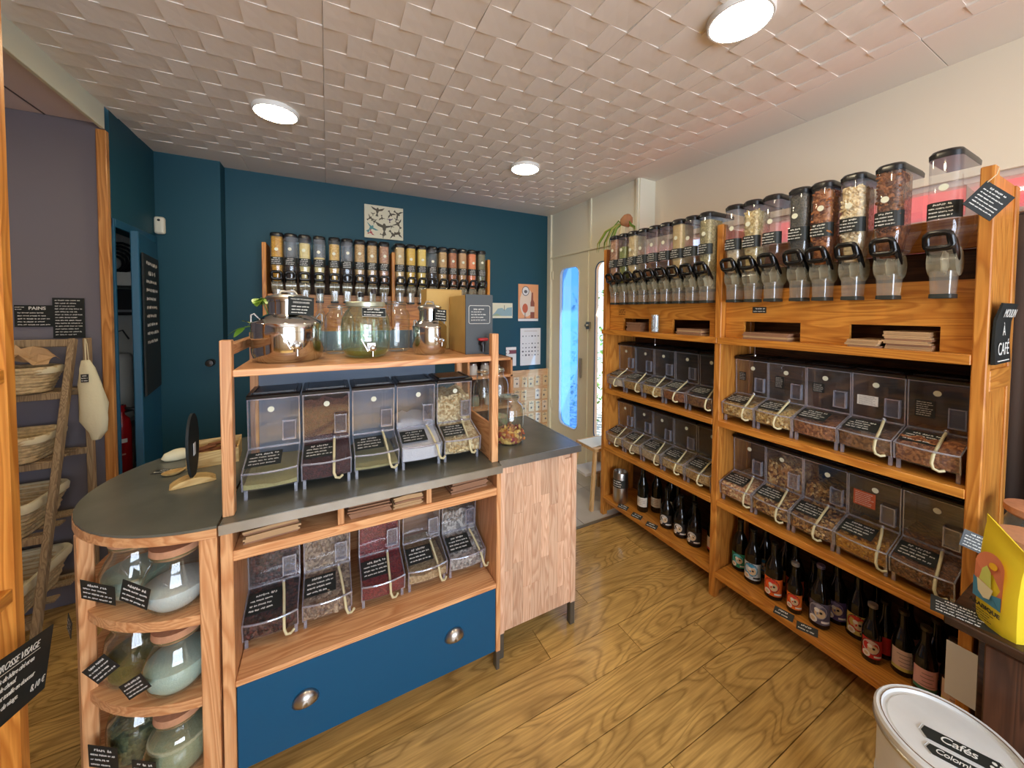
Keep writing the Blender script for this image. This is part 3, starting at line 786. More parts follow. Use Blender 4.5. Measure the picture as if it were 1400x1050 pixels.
# ================================================================ panelled side counter
sc_ = thing('side_counter', 'side counter with glued wood stave front and slate top', 'counter', (0,0,0))
tp = MB().box(.651, 1.086, 1.402, 1.960, .874, .902).obj('countertop', SLATE, sc_, bevel=.002)
MB().box(.651, 1.086, 1.397, 1.402, .870, .9024).obj('edge_strip', ZINC, tp)
MB().box(1.086, 1.090, 1.397, 1.96, .870, .9024).obj('edge_strip', ZINC, tp)
for x0, x1, y0 in ((.655, .685, 1.41), (1.046, 1.076, 1.412), (1.046, 1.076, 1.92)):
    po = MB().box(x0, x1, y0, y0+.036, .115, .872).obj('post', W_STAVE, sc_, bevel=.002)
    MB().box(x0+.002, x1-.001, y0+.002, y0+.034, 0, .115).obj('steel_foot', mat('dull_steel'), po, bevel=.003)
pn = bx('front_panel', W_STAVE, (.685, 1.046, 1.428, 1.440, .118, .870), sc_)
cols = [0, .045, .095, .143, .190, .236, .284, .322, .361]
rr = random.Random(5)
for i in range(8):
    z = .118-rr.uniform(0, .25)
    while z < .87:
        L_ = rr.uniform(.22, .5); z0 = max(z, .118); z1 = min(z+L_, .870)
        if z1-z0 > .03:
            bx('stave', W_STAVE, (.685+cols[i]+.0003, .685+cols[i+1]-.0003, 1.4165, 1.4285, z0+.0003, z1-.0003), pn, .0005)
        z += L_
bx('side_panel', W_STAVE, (1.062, 1.072, 1.448, 1.92, .118, .870), sc_)
bx('back_panel', W_STAVE, (.66, 1.046, 1.94, 1.952, .118, .870), sc_)

# ================================================================ round-ended jar shelf unit
RC = (-.302, 1.815); RR = .452
def half_disc(r, z0, z1, inset=0, x_end=None):
    n = 28; pts = [(RC[0]-inset, RC[1]-r)]
    for i in range(n+1):
        a = -PI/2-PI*i/n; pts.append((RC[0]+r*math.cos(a), RC[1]+r*math.sin(a)))
    pts = pts[1:]
    return MB().prism(pts, 'z', z0, z1)
ru = thing('round_shelf_unit', 'round-ended wooden shelf unit holding jars, slate top', 'shelf unit', (0,0,0))
half_disc(RR, .893, .9005).obj('slate_top', SLATE, ru, smooth=30)
half_disc(RR+.002, .866, .8928).obj('wood_edge', W_COUNT_X, ru, smooth=30)
for z1 in (.633, .377, .115): half_disc(RR-.012, z1-.03, z1).obj('shelf_board', W_COUNT_X, ru, smooth=30)
bx('post', W_COUNT_Z, (-.346, -.303, 1.366, 1.415, 0, .866), ru, .003)
po = MB(); po.bar((-.666, 1.572, 0), (-.666, 1.572, .866), .036, .036, (-.8,-.5,0)); po.obj('post', W_COUNT_Z, ru, bevel=.003)
po = MB(); po.bar((-.66, 2.09, 0), (-.66, 2.09, .866), .045, .05, (-.8,.5,0)); po.obj('post', W_COUNT_Z, ru, bevel=.003)
bx('side_panel', W_COUNT_Z, (-.318, -.303, 1.415, 2.26, .02, .866), ru)
bx('inner_panel', W_COUNT_X, (-.70, -.318, 1.86, 1.875, .085, .866), ru)
# ================================================================ gravity dispenser
DW = .078
DM = {}
def dsec(hw, y0, y1, r=.028, n=5):
    p = []
    for cx, a in ((-hw+r, 180), (hw-r, 270)):
        for k in range(n+1):
            t = math.radians(a+90*k/n); p.append((cx+r*math.cos(t), y0+r+r*math.sin(t)))
    return p+[(hw, y1), (-hw, y1)]
def loft(secs, caps=(True, True)):
    b = MB(); n = len(secs[0][0]); vs = []; fs = []
    for poly, z in secs: vs += [(x, y, z) for x, y in poly]
    for k in range(len(secs)-1):
        for i in range(n):
            j = (i+1) % n; fs.append((k*n+i, k*n+j, (k+1)*n+j, (k+1)*n+i))
    if caps[0]: fs.append(tuple(range(n-1, -1, -1)))
    if caps[1]: fs.append(tuple(range((len(secs)-1)*n, len(secs)*n)))
    return b.add(vs, fs)
CHUTEM = clear('chute_acrylic', (.86,.85,.82), .10, .12, .6, .16, (214,210,196))
def disp_meshes():
    if DM: return
    h = DW/2
    b = loft([(dsec(.030,.004,.11), .165), (dsec(h,.0,.175), .238), (dsec(h,.0,.205), .262), (dsec(h,.0,.205), .466)], (False, False))
    DM['body'] = (b, ACRYL, 40)
    b = loft([(dsec(h+.0008,-.003,.206), .462), (dsec(h+.0015,-.004,.207), .478), (dsec(h-.004,.004,.200), .489), (dsec(h-.014,.016,.185,.02), .4915)])
    DM['lid'] = (b, BLACKPL, 40)
    b = MB(); n = 16
    prof = [(.052+.046*math.cos(a), .122+.048*math.sin(a)) for a in [PI*2*i/n for i in range(n)]]
    b.prism(prof, 'x', -.033, .033)
    DM['wheel_housing'] = (b, clear('housing_acrylic', (.86,.85,.80), .10, .10, .55, .24, (212,206,178)), 40)
    b = MB()
    for i in range(6):
        a = 2*PI*i/6+.3; b.bar((0,.052,.122), (0,.052+.036*math.cos(a), .122+.036*math.sin(a)), .050, .003, (1,0,0))
    DM['paddle'] = (b, mat('paddle_white', (214,208,186), .5), None)
    b = loft([(dsec(.024,.012,.074,.008), .006), (dsec(.027,.008,.082,.01), .09)], (False, False))
    DM['chute'] = (b, CHUTEM, 40)
    b = loft([(dsec(.0265,.009,.077,.008), 0), (dsec(.0262,.0095,.0765,.008), .014)], (False, False))
    DM['chute_cap'] = (b, mat('dark_cap', (44,48,44), .5), 40)
    b = MB(); ring = []
    for cx, cz, a in ((.0145,.199,0),(-.0145,.199,90),(-.0165,.176,180),(.0165,.176,270)):
        for k in range(4):
            t = math.radians(a+30*k); ring.append((cx+.013*math.cos(t), -.014-(.012 if cz > .19 else 0), cz+.013*math.sin(t)))
    b.tube(ring, .0088, 8, True, flat=1.15)
    for s in (-1, 1):
        b.tube([(s*.025,-.026,.206),(s*.029,-.020,.200),(s*.0315,-.006,.182),(s*.0325,.014,.155),(s*.032,.034,.134),(s*.031,.044,.126)], .006, 8, rs=[.007,.0095,.012,.012,.010,.008], flat=.40)
    DM['handle'] = (b, mat('handle_black', (16,16,17), .22), 50)
    b = MB().lathe([(.0001,0),(.0115,0),(.0115,.0008),(.0001,.0008)], 18).xf(Matrix.Rotation(PI/2, 4, 'X')); DM['sticker'] = (b, STICKER, None)
    b = MB(); pl = [(x*1.03, y-.0016) for x, y in dsec(h, 0, .205)[:-2]]; n = len(pl)
    b.add([(x, y, .262) for x, y in pl]+[(x, y, .318) for x, y in pl], [(i, i+1, n+i+1, n+i) for i in range(n-1)]); DM['label'] = (b, LABELBLK, None)
    for k, (b, m, s) in list(DM.items()):
        me = b.mesh(k, s); me.materials.append(m); DM[k] = me
DC = {}
def disp_fill(m, level, nz=6):
    k = (m.name, round(level, 3))
    if k not in DC:
        h = DW/2-.003; secs = [(dsec(.022,.014,.08,.012), .15), (dsec(h-.008,.012,.10,.016), .222), (dsec(h-.003,.010,.115,.016), .262), (dsec(h-.003,.010,.115,.016), level-.004), (dsec(h-.012,.018,.108,.012), level)]
        if level < .27: secs = [secs[0], (dsec(.030,.008,.12,.014), level)]
        me = loft(secs).mesh('contents', 50); me.materials.append(m); DC[k] = me
    return DC[k]
ndis = 0
def dispenser(lab, loc, rz, m, level, group, bits=None):
    global ndis
    disp_meshes(); ndis += 1
    t = thing('gravity_dispenser', lab, 'food dispenser', loc, rz, group)
    bd = share('body', DM['body'], t)
    share('lid', DM['lid'], t); wh = share('wheel_housing', DM['wheel_housing'], t); share('paddle', DM['paddle'], wh)
    ch = share('chute', DM['chute'], t); share('chute_cap', DM['chute_cap'], ch)
    share('handle', DM['handle'], t)
    lb_ = share('label', DM['label'], t); share('handwriting', scribble(.060, .050, 4, ndis % 6), lb_, (-.002, -.0032, .290))
    share('sticker', DM['sticker'], t, (rnd.uniform(-.006,.004), -.0012, .372+rnd.uniform(-.012,.012)))
    if m: share('contents', disp_fill(m, level), t)
    if bits:
        pm_, n, size, thin = bits; hw = DW/2-.009
        pieces(t, pm_, [((-hw,hw,.009,.013,.24,level), .55), ((hw-.001,hw+.002,.014,.11,.27,level), .25), ((-hw,hw,.016,.11,level-.004,level), .2)], n, size, 50+ndis, 'pieces', thin)
    return t
GC = {
 'corn': G('golden_corn', [(214,158,34),(228,174,50),(196,138,24)], 180),
 'pale': G('pale_pasta', [(222,204,132),(232,216,150)], 150),
 'gold': G('pale_gold_pasta', [(222,184,96),(232,198,116),(204,160,72)], 130),
 'tan': G('tan_pasta', [(204,166,104),(216,182,122),(186,146,84)], 130),
 'tan2': G('light_tan_rice', [(214,182,120),(226,198,140)], 190),
 'rose': G('rose_grain', [(196,152,110),(208,164,128),(176,122,92)], 140),
 'yellow': G('yellow_pasta', [(222,176,44),(234,192,66)], 130),
 'lemon': G('lemon_pasta', [(232,200,86),(240,212,106)], 140),
 'rust': G('rust_quinoa', [(176,104,58),(200,130,76),(150,82,46)], 190),
 'brownr': G('brown_rice', [(186,140,86),(204,158,104)], 190),
 'coral': G('coral_lentils', [(226,120,62),(238,138,80)], 200),
 'greenl': G('green_lentils', [(104,108,74),(88,92,62),(120,120,86)], 190),
 'green': G('split_peas', [(128,140,66),(150,158,84)], 180),
 'chick': G('chickpeas', [(212,186,132),(226,204,152)], 100),
 'seedmix': G('seed_mix', [(166,156,110),(140,130,90),(190,178,130)], 160),
 'darkseed': G('dark_seeds', [(70,70,62),(52,52,48),(96,92,80)], 260),
 'oat': G('pale_oats', [(216,196,140),(232,216,166),(190,166,108)], 95),
 'almond': G('almonds', [(164,98,48),(192,126,66),(140,78,36)], 60),
 'cashew': G('cashews', [(214,186,134),(242,224,184)], 85),
 'hazel': G('hazelnuts', [(120,66,32),(172,108,58),(100,54,26)], 85),
 'flakes': G('pale_flakes', [(206,186,150),(222,206,172)], 110),
}
ORD = ['first','second','third','fourth','fifth','sixth','seventh','eighth','ninth','tenth','eleventh','twelfth','thirteenth','fourteenth','fifteenth','sixteenth','seventeenth','eighteenth']
ZD = 1.605
# ---------------------------------------------------------------- long shelf unit along the right wall
XF, XB = 1.845, 2.165
su = thing('shelf_unit', 'long orange wooden shelf unit with boards for bins, dispensers and bottles', 'shelf unit', (0,0,0))
for y0, y1, nm in ((2.095, 2.128, 'upright'), (1.196, 1.231, 'upright'), (.318, .350, 'upright')):
    bx(nm, W_SHELF_Z, (XF+.003, XF+.045, y0, y1, 0, 2.02), su, .003)
    bx('rear_upright', W_SHELF_Z, (XB-.045, XB, y0, y1, 0, 2.0), su, .003)
    bx('end_panel', W_SHELF_Z, (XF+.045, XB-.045, y0+.006, y1-.012, .02, 2.0), su, 0)
bx('side_rail', W_SHELF_X, (XF+.04, XB-.04, .316, .326, 1.30, 1.37), su, .002)
for y0, y1 in ((1.214, 2.135), (.350, 1.212)):
    bx('shelf_board', W_SHELF_Y, (XF-.004, XB, y0, y1, 1.386, 1.420), su, .002)
for z in (.975, .542, .148):
    for y0, y1 in ((1.231, 2.095), (.350, 1.196)):
        bx('shelf_board', W_SHELF_Y, (XF, XB-.012, y0, y1, z-.032, z), su, .002)
for y0, y1 in ((1.231, 2.095), (.350, 1.196)):
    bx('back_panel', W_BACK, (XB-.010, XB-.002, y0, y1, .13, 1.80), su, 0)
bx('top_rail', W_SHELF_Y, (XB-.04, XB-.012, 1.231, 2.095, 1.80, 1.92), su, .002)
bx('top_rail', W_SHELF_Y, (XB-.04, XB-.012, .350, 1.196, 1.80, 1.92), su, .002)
for y_ in (1.655, 1.035):
    MB().tube([(1.875, y_, 1.386), (1.875, y_, 1.345)], .0025, 8).lathe([(0,0),(.006,.002),(.006,.008),(0,.010)], 10, (1.875, y_, 1.336)).obj('hook', STEEL, su, smooth=40)
# slotted front boards for paper bags
def slotted(y0, y1, slots, x=1.887, z0=1.4205, z1=1.668, s0=1.4205, s1=1.508):
    b = MB(); e = y0
    for a, c in slots:
        b.box(x, x+.018, e, a, z0, s1); e = c
    b.box(x, x+.018, e, y1, z0, s1); b.box(x, x+.018, y0, y1, s1, z1)
    return b
slotted(.352, 1.195, [(.428, .676), (.849, 1.101)]).obj('slotted_board', W_SHELF_Y, su)
slotted(1.233, 2.093, [(1.286, 1.533), (1.717, 1.952)]).obj('slotted_board', W_SHELF_Y, su)
paper_stack('paper_bag_stack', 'tall stack of kraft bags in the shelf slot below the empty end dispenser', (1.866, .505, 1.4205), -PI/2, .12, .20, .066, 10, KRAFT, 'paper bags in the shelf slots', 5)
paper_stack('paper_bag_stack', 'few kraft bags poking out of the shelf slot below the hazelnuts', (1.842, .621, 1.4205), -PI/2, .095, .2, .030, 4, KRAFT, 'paper bags in the shelf slots', 6)
paper_stack('paper_bag_stack', 'kraft bags with folded end in the slot below the almonds', (1.862, .985, 1.4205), -PI/2, .20, .2, .035, 4, KRAFT, 'paper bags in the shelf slots', 7)
paper_stack('paper_bag_stack', 'loose kraft bags in the slot below the green seed mix', (1.862, 1.40, 1.4205), -PI/2, .16, .2, .036, 4, KRAFT, 'paper bags in the shelf slots', 8)
paper_stack('paper_bag_stack', 'kraft bags in the slot nearest the white door', (1.875, 1.84, 1.4205), -PI/2, .13, .2, .060, 7, KRAFT2, 'paper bags in the shelf slots', 9)
NB = 'gravity dispensers on the long shelf unit'
RL = [(2.025,'rose','rose grain',.465,None),(1.938,'green','green split peas',.40,None),(1.858,'chick','pale chickpeas',.46,(GC['chick'],150,.0055,1)),(1.766,None,None,0,None),(1.667,None,None,0,None),(1.577,None,None,0,None),(1.481,'tan2','tan rice',.462,None),(1.403,None,None,0,None),(1.305,'seedmix','green seed mix',.45,None)]
RRr = [(1.165,'flakes','few pale flakes',.31,None),(1.076,'oat','pale oats',.44,(GC['oat'],170,.0065,.5)),(.985,None,None,0,None),(.878,'darkseed','dark grey seeds',.462,None),(.794,'almond','whole almonds',.452,(GC['almond'],170,.012,.6)),(.695,'cashew','cream cashews',.44,(GC['cashew'],260,.0085,.8)),(.591,'hazel','brown hazelnuts',.462,(GC['hazel'],320,.0075,1)),(.456,None,None,0,None)]
for i, (yl, key, nm, lv, bits) in enumerate(RL+RRr):
    if i < 9: yl = 2.025-.0885*i
    lb = (f'clear gravity dispenser of {nm}, ' if key else 'empty clear gravity dispenser, ')+f'{ORD[i]} from the white door on shelf unit'
    dispenser(lb, (1.800, yl-DW/2, ZD), -PI/2, GC[key] if key else None, lv, NB, bits)
# the back-wall rack of dispensers
bk = thing('wall_rack', 'wooden wall rack carrying eighteen dispensers on the blue wall', 'rack', (0,0,0))
for x0 in (-.406, .462, 1.302): bx('upright', W_SHELF_Z, (x0, x0+.026, 3.08, 3.385, 1.40, 2.025), bk, .003)
for x0, x1 in ((-.380, .462), (.488, 1.302)):
    bx('front_board', W_SHELF_X, (x0, x1, 3.122, 3.142, 1.42, 1.668), bk, .002)
    bx('shelf_board', W_SHELF_X, (x0, x1, 3.076, 3.385, 1.386, 1.42), bk, .002)
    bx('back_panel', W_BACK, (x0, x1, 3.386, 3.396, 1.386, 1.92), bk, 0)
BKX = [-.372,-.284,-.194,-.095,.009,.100,.194,.288,.381]+[.509+.0934*i for i in range(9)]
BKC = [('corn','golden corn',.466),(None,None,0),('pale','pale pasta',.43),('pale','pale pasta, part full',.335),('gold','golden pasta',.44),(None,None,0),('tan','tan pasta',.455),('tan','tan pasta',.455),('rose','rose grain',.455),
       ('tan2','tan rice',.46),('yellow','yellow pasta',.46),('lemon','lemon yellow pasta',.46),(None,None,0),('tan','tan pasta',.45),('rust','rust coloured quinoa',.45),('brownr','brown rice',.455),('coral','coral lentils',.455),('greenl','dark green lentils',.46)]
for i, (x, (key, nm, lv)) in enumerate(zip(BKX, BKC)):
    lb = (f'clear dispenser of {nm}, ' if key else 'empty clear dispenser, ')+f'{ORD[i]} from closet end on blue wall rack'
    dispenser(lb, (x*.95+DW/2, 3.035, ZD), 0, GC[key] if key else None, lv, 'gravity dispensers on the wall rack')
# scoop bins on the shelf unit
INFO = mat('info_black', (28,30,30), .5); ORANGE = mat('orange_card', (196,92,56), .6); INK = mat('ink_grey', (120,120,120), .7)
YL = [2.012, 1.842, 1.672, 1.502, 1.330]; YR = [1.112, .946, .780, .614, .446]
R1 = [('flour','white flour','flour',.085,None),('tan','tan flakes','tan',.09,None),('tan','golden tan flakes','muesli',.092,None),('brown','brown flakes','redmuesli',.092,None),('brown','dark brown flakes','brown',.092,None)]
R1b = [('golden muesli','muesli',.11,(INFO,None,.034,.044,-.045,.235),(GR['muesli'],70,.009)),('light golden muesli','muesli',.115,(INFO,None,.04,.058,-.03,.232),(GR['muesli'],70,.009)),('reddish muesli','redmuesli',.11,(INFO,None,.044,.042,-.035,.235),None),('brown crunchy muesli','brown',.11,(PAPER,INK,.066,.040,-.03,.215),None),('fine brown flakes','redmuesli',.13,(INFO,None,.052,.064,-.035,.22),None)]
R2 = [('pale oat flakes','oats',.09,None),('oat flakes','oats',.095,None),('cream oat flakes','oats',.095,None),('golden oat flakes','muesli',.095,None),('tan crunchy flakes','tan',.095,None)]
R2b = [('pink fruit mix','pink',.12,None,(GR['pink'],110,.008)),('nut and banana mix','nuts',.25,None,(GR['nuts'],240,.0095)),('dark fruit mix','dark_nuts',.21,None,(GR['nuts'],170,.010)),('yellow shreds','shred',.10,(ORANGE,PAPER,.070,.062,-.028,.232),(GR['shred'],120,.011)),('brown shreds','brownshred',.15,None,(GR['brownshred'],130,.011))]
gb = 'scoop bins on the long shelf unit'
XBn = 1.862
for i in range(5):
    scoop_bin(f'scoop bin low on {R1[i][1]}, {ORD[i]} from the door on the upper bin shelf', (XBn, YL[i], .9755), -PI/2, GR[R1[i][2]], R1[i][3], gb)
    scoop_bin(f'scoop bin low on {R2[i][0]}, {ORD[i]} from the door on the lower bin shelf', (XBn, YL[i], .5425), -PI/2, GR[R2[i][1]], R2[i][2], gb)
for i in range(5):
    n_, k_, lv, info, bits = R1b[i]
    scoop_bin(f'scoop bin of {n_}, {ORD[i+5]} from the door on the upper bin shelf', (XBn, YR[i], .9755), -PI/2, GR[k_], lv, gb, info=info, bits=bits, hook=(i != 2))
    n_, k_, lv, info, bits = R2b[i]
    scoop_bin(f'scoop bin of {n_}, {ORD[i+5]} from the door on the lower bin shelf', (XBn, YR[i], .5425), -PI/2, GR[k_], lv, gb, info=info, bits=bits)
# ================================================================ bottles on the bottom board
BGL = mat('dark_bottle_glass', (14,12,10), .06, 0, .6)
BGG = mat('dark_green_glass', (10,14,10), .06, 0, .6)
def bottle_prof(kind):
    if kind == 'wine': return [(.0,0),(.034,0),(.037,.004),(.037,.17),(.034,.195),(.022,.225),(.0145,.245),(.0140,.295),(.0152,.297),(.0152,.305),(0,.305)]
    if kind == 'flask': return [(.0,0),(.036,0),(.040,.004),(.041,.10),(.038,.125),(.027,.150),(.0155,.168),(.0130,.20),(.0125,.245),(.0145,.247),(.0145,.258),(0,.258)]
    if kind == 'tall': return [(.0,0),(.034,0),(.0385,.005),(.0385,.135),(.036,.155),(.024,.185),(.0150,.205),(.0138,.260),(.0155,.262),(.0155,.272),(0,.272)]
    if kind == 'lemon': return [(.0,0),(.030,0),(.033,.004),(.033,.120),(.029,.140),(.018,.170),(.0135,.19),(.0130,.228),(.0150,.230),(.0150,.244),(0,.244)]
    return [(.0,0),(.028,0),(.0305,.004),(.0305,.115),(.028,.132),(.018,.158),(.0135,.175),(.0128,.212),(.0145,.214),(.0145,.228),(0,.228)]
def curved(r, a0, a1, z0, z1, n=10):
    b = MB(); vs = []; fs = []
    for i in range(n+1):
        a = a0+(a1-a0)*i/n; vs += [(r*math.sin(a), -r*math.cos(a), z0), (r*math.sin(a), -r*math.cos(a), z1)]
    for i in range(n): fs.append((2*i, 2*i+2, 2*i+3, 2*i+1))
    return b.add(vs, fs)
def cdisc(r, ac, zc, rad, n=14, sq=1.0):
    pts = [(r*math.sin(ac), -r*math.cos(ac), zc)]
    for i in range(n):
        t = 2*PI*i/n; a = ac+rad*math.cos(t)/r*sq; pts.append((r*math.sin(a), -r*math.cos(a), zc+rad*math.sin(t)))
    return MB().add(pts, [(0, 1+i, 1+(i+1) % n) for i in range(n)])
BMESH = {}
def bottle(lab, kind, x, y, lab_c=None, emb=None, z0=.1, h=.06, cap=(18,18,18), grp='bottles on the bottom board', rz=None, band=None, text=True, zb=.1485):
    r = max(p[0] for p in bottle_prof(kind))
    t = thing('bottle', lab, 'bottle', (x, y, zb), -PI/2+.45 if rz is None else rz, grp)
    if kind not in BMESH:
        me = MB().lathe(bottle_prof(kind), 20).mesh('glass', 40); me.materials.append(BGG if kind == 'wine' else BGL); BMESH[kind] = me
    share('glass', BMESH[kind], t)
    top = bottle_prof(kind)[-1][1]
    MB().lathe([(.0155,top-.012),(.0158,top+.001),(.010,top+.0025),(0,top+.0025)], 16).obj('cap', mat('cap_%d_%d_%d' % cap, cap, .4, .3), t, smooth=40)
    if lab_c:
        zl = .022 if kind != 'wine' else .04
        a = 1.15
        lm = curved(r+.0007, -a, a, zl, zl+h).obj('label', mat('blabel_%d_%d_%d' % lab_c, lab_c, .55), t)
        if emb:
            dk = mat('emb_dark', (40,34,32), .6)
            cdisc(r+.0012, -.20, zl+h*.60, h*.40).obj('emblem_ring', dk, lm)
            cdisc(r+.0016, -.20, zl+h*.60, h*.365).obj('emblem', mat('emb_%d_%d_%d' % emb, emb, .55), lm)
            cdisc(r+.0020, -.02, zl+h*.52, h*.22).obj('emblem_centre', mat('emb_cream', (216,190,150), .55), lm)
            cdisc(r+.0023, -.30, zl+h*.66, h*.10).obj('emblem_centre', mat('emb_white', (236,232,224), .55), lm)
            cdisc(r+.0026, .06, zl+h*.56, h*.06).obj('emblem_spot', dk, lm)
            cdisc(r+.0024, -.62, zl+h*.19, h*.165).obj('seal', mat('emb_white', (236,232,224), .55), lm)
            cdisc(r+.0028, -.62, zl+h*.19, h*.09).obj('seal_centre', mat('emb_cream'), lm)
            curved(r+.0020, .1, .95, zl+h*.10, zl+h*.20, 8).obj('print', dk if sum(lab_c) > 400 else mat('emb_white'), lm)
        if band: curved(r+.0012, -a, a, zl, zl+h*.16).obj('band', mat('band_%d_%d_%d' % band, band, .55), lm)
        if text and not emb:
            b = MB(); q = random.Random(len(lab))
            for k in range(4):
                zz = zl+h*(.78-.18*k); aa = q.uniform(.3, .7); b.merge(curved(r+.0013, -aa, aa, zz, zz+.0025, 6))
            b.obj('print', mat('print_grey', (140,110,100), .6), lm)['kind'] = 'stuff'
    return t
WHT = (226,222,208)
cn = thing('steel_canister', 'brushed steel canister with black label on the bottom board', 'canister', (1.915, 1.985, .1485), -PI/2+.3)
MB().lathe([(0,0),(.052,0),(.054,.004),(.054,.215),(.050,.222),(.046,.222),(.046,.2),(0,.2)], 32).obj('body', STEELB, cn, smooth=40)
cl_ = curved(.0546, -1.2, 1.2, .115, .175, 16).obj('label', LABELBLK, cn)
sb = scribble(.09, .05, 3, 3); me = sb.copy()
for v in me.vertices:
    a = v.co.x/.055; z = v.co.z; v.co = Vector((.0554*math.sin(a), -.0554*math.cos(a), .145+z))
share('handwriting', me, cl_)
bottle('dark wine bottle with white label beside the steel canister', 'wine', 1.965, 1.815, WHT, None, h=.065)
bottle('dark wine bottle with white label behind another wine bottle', 'wine', 2.045, 1.765, WHT, None, h=.065)
bottle('dark wine bottle against the shelf back beside the canister', 'wine', 2.10, 1.69, (206,204,180), None, h=.065)
for i, (x, y) in enumerate(((1.958, 1.605), (1.955, 1.495), (1.955, 1.40))):
    bottle(f'black long-necked bottle with round black and white print, {ORD[i]} after the wine bottles', 'flask', x, y, (40,38,38), (200,196,190), h=.07)
for i, (x, y) in enumerate(((2.06, 1.60), (2.06, 1.48))):
    bottle('black long-necked bottle standing in the back row behind black and white prints', 'flask', x, y, (40,38,38), None, h=.07, text=False, grp='back row bottles')
bottle('bottle with cream and red label beside the middle upright', 'tall', 1.995, 1.298, (222,206,184), None, h=.075, band=(196,60,60))
bottle('bottle with green label beside the middle upright', 'tall', 1.995, 1.150, (40,150,110), (90,190,200), h=.075)
bottle('bottle with sky blue and white label on the bottom board', 'tall', 1.965, 1.065, (196,210,216), (70,160,200), h=.085)
bottle('bottle with blue and ochre label behind the sky blue one', 'tall', 2.06, 1.055, (170,150,90), (60,140,190), h=.085)
bottle('unlabelled dark bottle at the shelf back behind the blue labels', 'tall', 2.098, .975, (150,110,40), None, h=.06, text=False)
bottle('tall bottle with bright orange label on the bottom board', 'tall', 1.945, .955, (232,104,36), (216,60,44), h=.085)
bottle('dark bottle behind the tall orange label', 'tall', 2.035, .905, (200,90,50), None, h=.08, text=False)
bottle('small bottle with orange label beside the tall orange one', 'beer', 1.940, .862, (236,120,40), (220,66,50), h=.07, cap=(150,146,140))
bottle('large bottle with grey violet label behind a price tag', 'tall', 1.955, .770, (96,92,112), (150,146,160), h=.095, cap=(120,110,130))
bottle('large bottle with violet label behind the grey violet one', 'tall', 2.05, .745, (84,74,130), (130,124,170), h=.085)
bottle('slim dark bottle at the back between orange and violet labels', 'beer', 2.045, .832, None)
bottle('tall bottle with cream, yellow and red label', 'tall', 2.035, .665, (200,176,90), (200,56,44), h=.085)
bottle('small bottle with red label in front of the cream and red one', 'beer', 1.945, .590, (196,40,40), (206,180,170), h=.075, cap=(140,130,120))
bottle('small bottle with plain red label just behind the red one', 'beer', 2.015, .572, (190,36,34), None, h=.07, text=False)
bottle('bottle with dark red label at the shelf back', 'beer', 2.112, .628, (150,30,34), None, h=.08, text=False)
LM = 'slim dark bottle with pale pink label'
for x, y, c, bnd, lb in ((1.985, .512, (226,196,176), (214,200,110), 'slim bottle with pink and yellow label in the cluster at the shelf end'),
                    (1.955, .445, (226,178,172), (70,130,100), 'slim bottle with pink label and green hem in the end cluster'),
                    (2.038, .438, (214,150,150), (70,130,100), 'slim bottle with deep pink label in the end cluster'),
                    (1.968, .378, (226,200,170), (222,206,110), 'slim bottle with yellow hemmed label beside the hanging white paper')):
    bottle(lb, 'lemon', x, y, c, None, h=.08, cap=(70,62,48), band=bnd)
for x, y in ((2.085, .525), (2.108, .45), (2.085, .385)):
    bottle('slim dark bottle in the back row of the end cluster', 'lemon', x, y, (206,160,150), None, h=.08, cap=(40,36,30), grp='back row lemonade bottles', text=False)
# price tags lying on the bottom board
for y, x, rz, seed in ((1.90,1.862,-1.3,1),(1.77,1.862,-1.35,2),(1.645,1.866,-1.3,3),(.868,1.862,-1.35,4),(.776,1.864,-1.2,5)):
    lbs = {1:'price tag below the steel canister',2:'price tag below the wine bottles',3:'price tag below the black and white printed bottles',4:'price tag below the small orange bottle',5:'price tag below the grey violet bottle'}
    o = top_label('price_tag', 'small black chalk '+lbs[seed], 'price tag', (x, y, .1555), (-1.15, 0, rz), .075, .036, 2, seed+30, 'price tags on the bottom board')
# ================================================================ closet, its door, and the alcove
CLW = mat('closet_white', (196,194,184), .7)
cw = MB().box(-1.95, -1.112, 3.52, 3.56, 0, 2.5).box(-1.99, -1.95, 2.80, 3.56, 0, 2.5).box(-1.95, -1.112, 2.80, 3.52, 2.40, 2.5)
struct(cw.obj('wall_closet', CLW))
dl = struct(empty('door_3', (-1.001, 3.250, 0), 0))
a_ = -math.radians(8.6); dl.rotation_euler = (0, 0, -a_)
BLG = mat('blue_gloss')
bx('leaf', BLG, (-.034, .0, -.48, 0, .02, 1.985), dl, .004)
for z in (.45, 1.75): bx('hinge', BLG, (.0, .008, -.03, -.002, z, z+.09), dl, .002)
cb = tag(empty('chalkboard', (0,0,0)), 'tall narrow chalkboard menu hung on the open closet door', 'chalkboard')
cb.location = (-1.0, 3.250, 0); cb.rotation_euler = (0, 0, -a_)
bx('board', BLACKBOARD, (.003, .013, -.455, -.05, 1.05, 1.87), cb, .002)
s_ = share('handwriting', scribble(.34, .46, 9, 77), cb, (.0137, -.25, 1.56), (0, 0, PI/2))
s2 = share('handwriting', scribble(.32, .055, 1, 78, None, False), cb, (.0137, -.25, 1.82), (0, 0, PI/2))
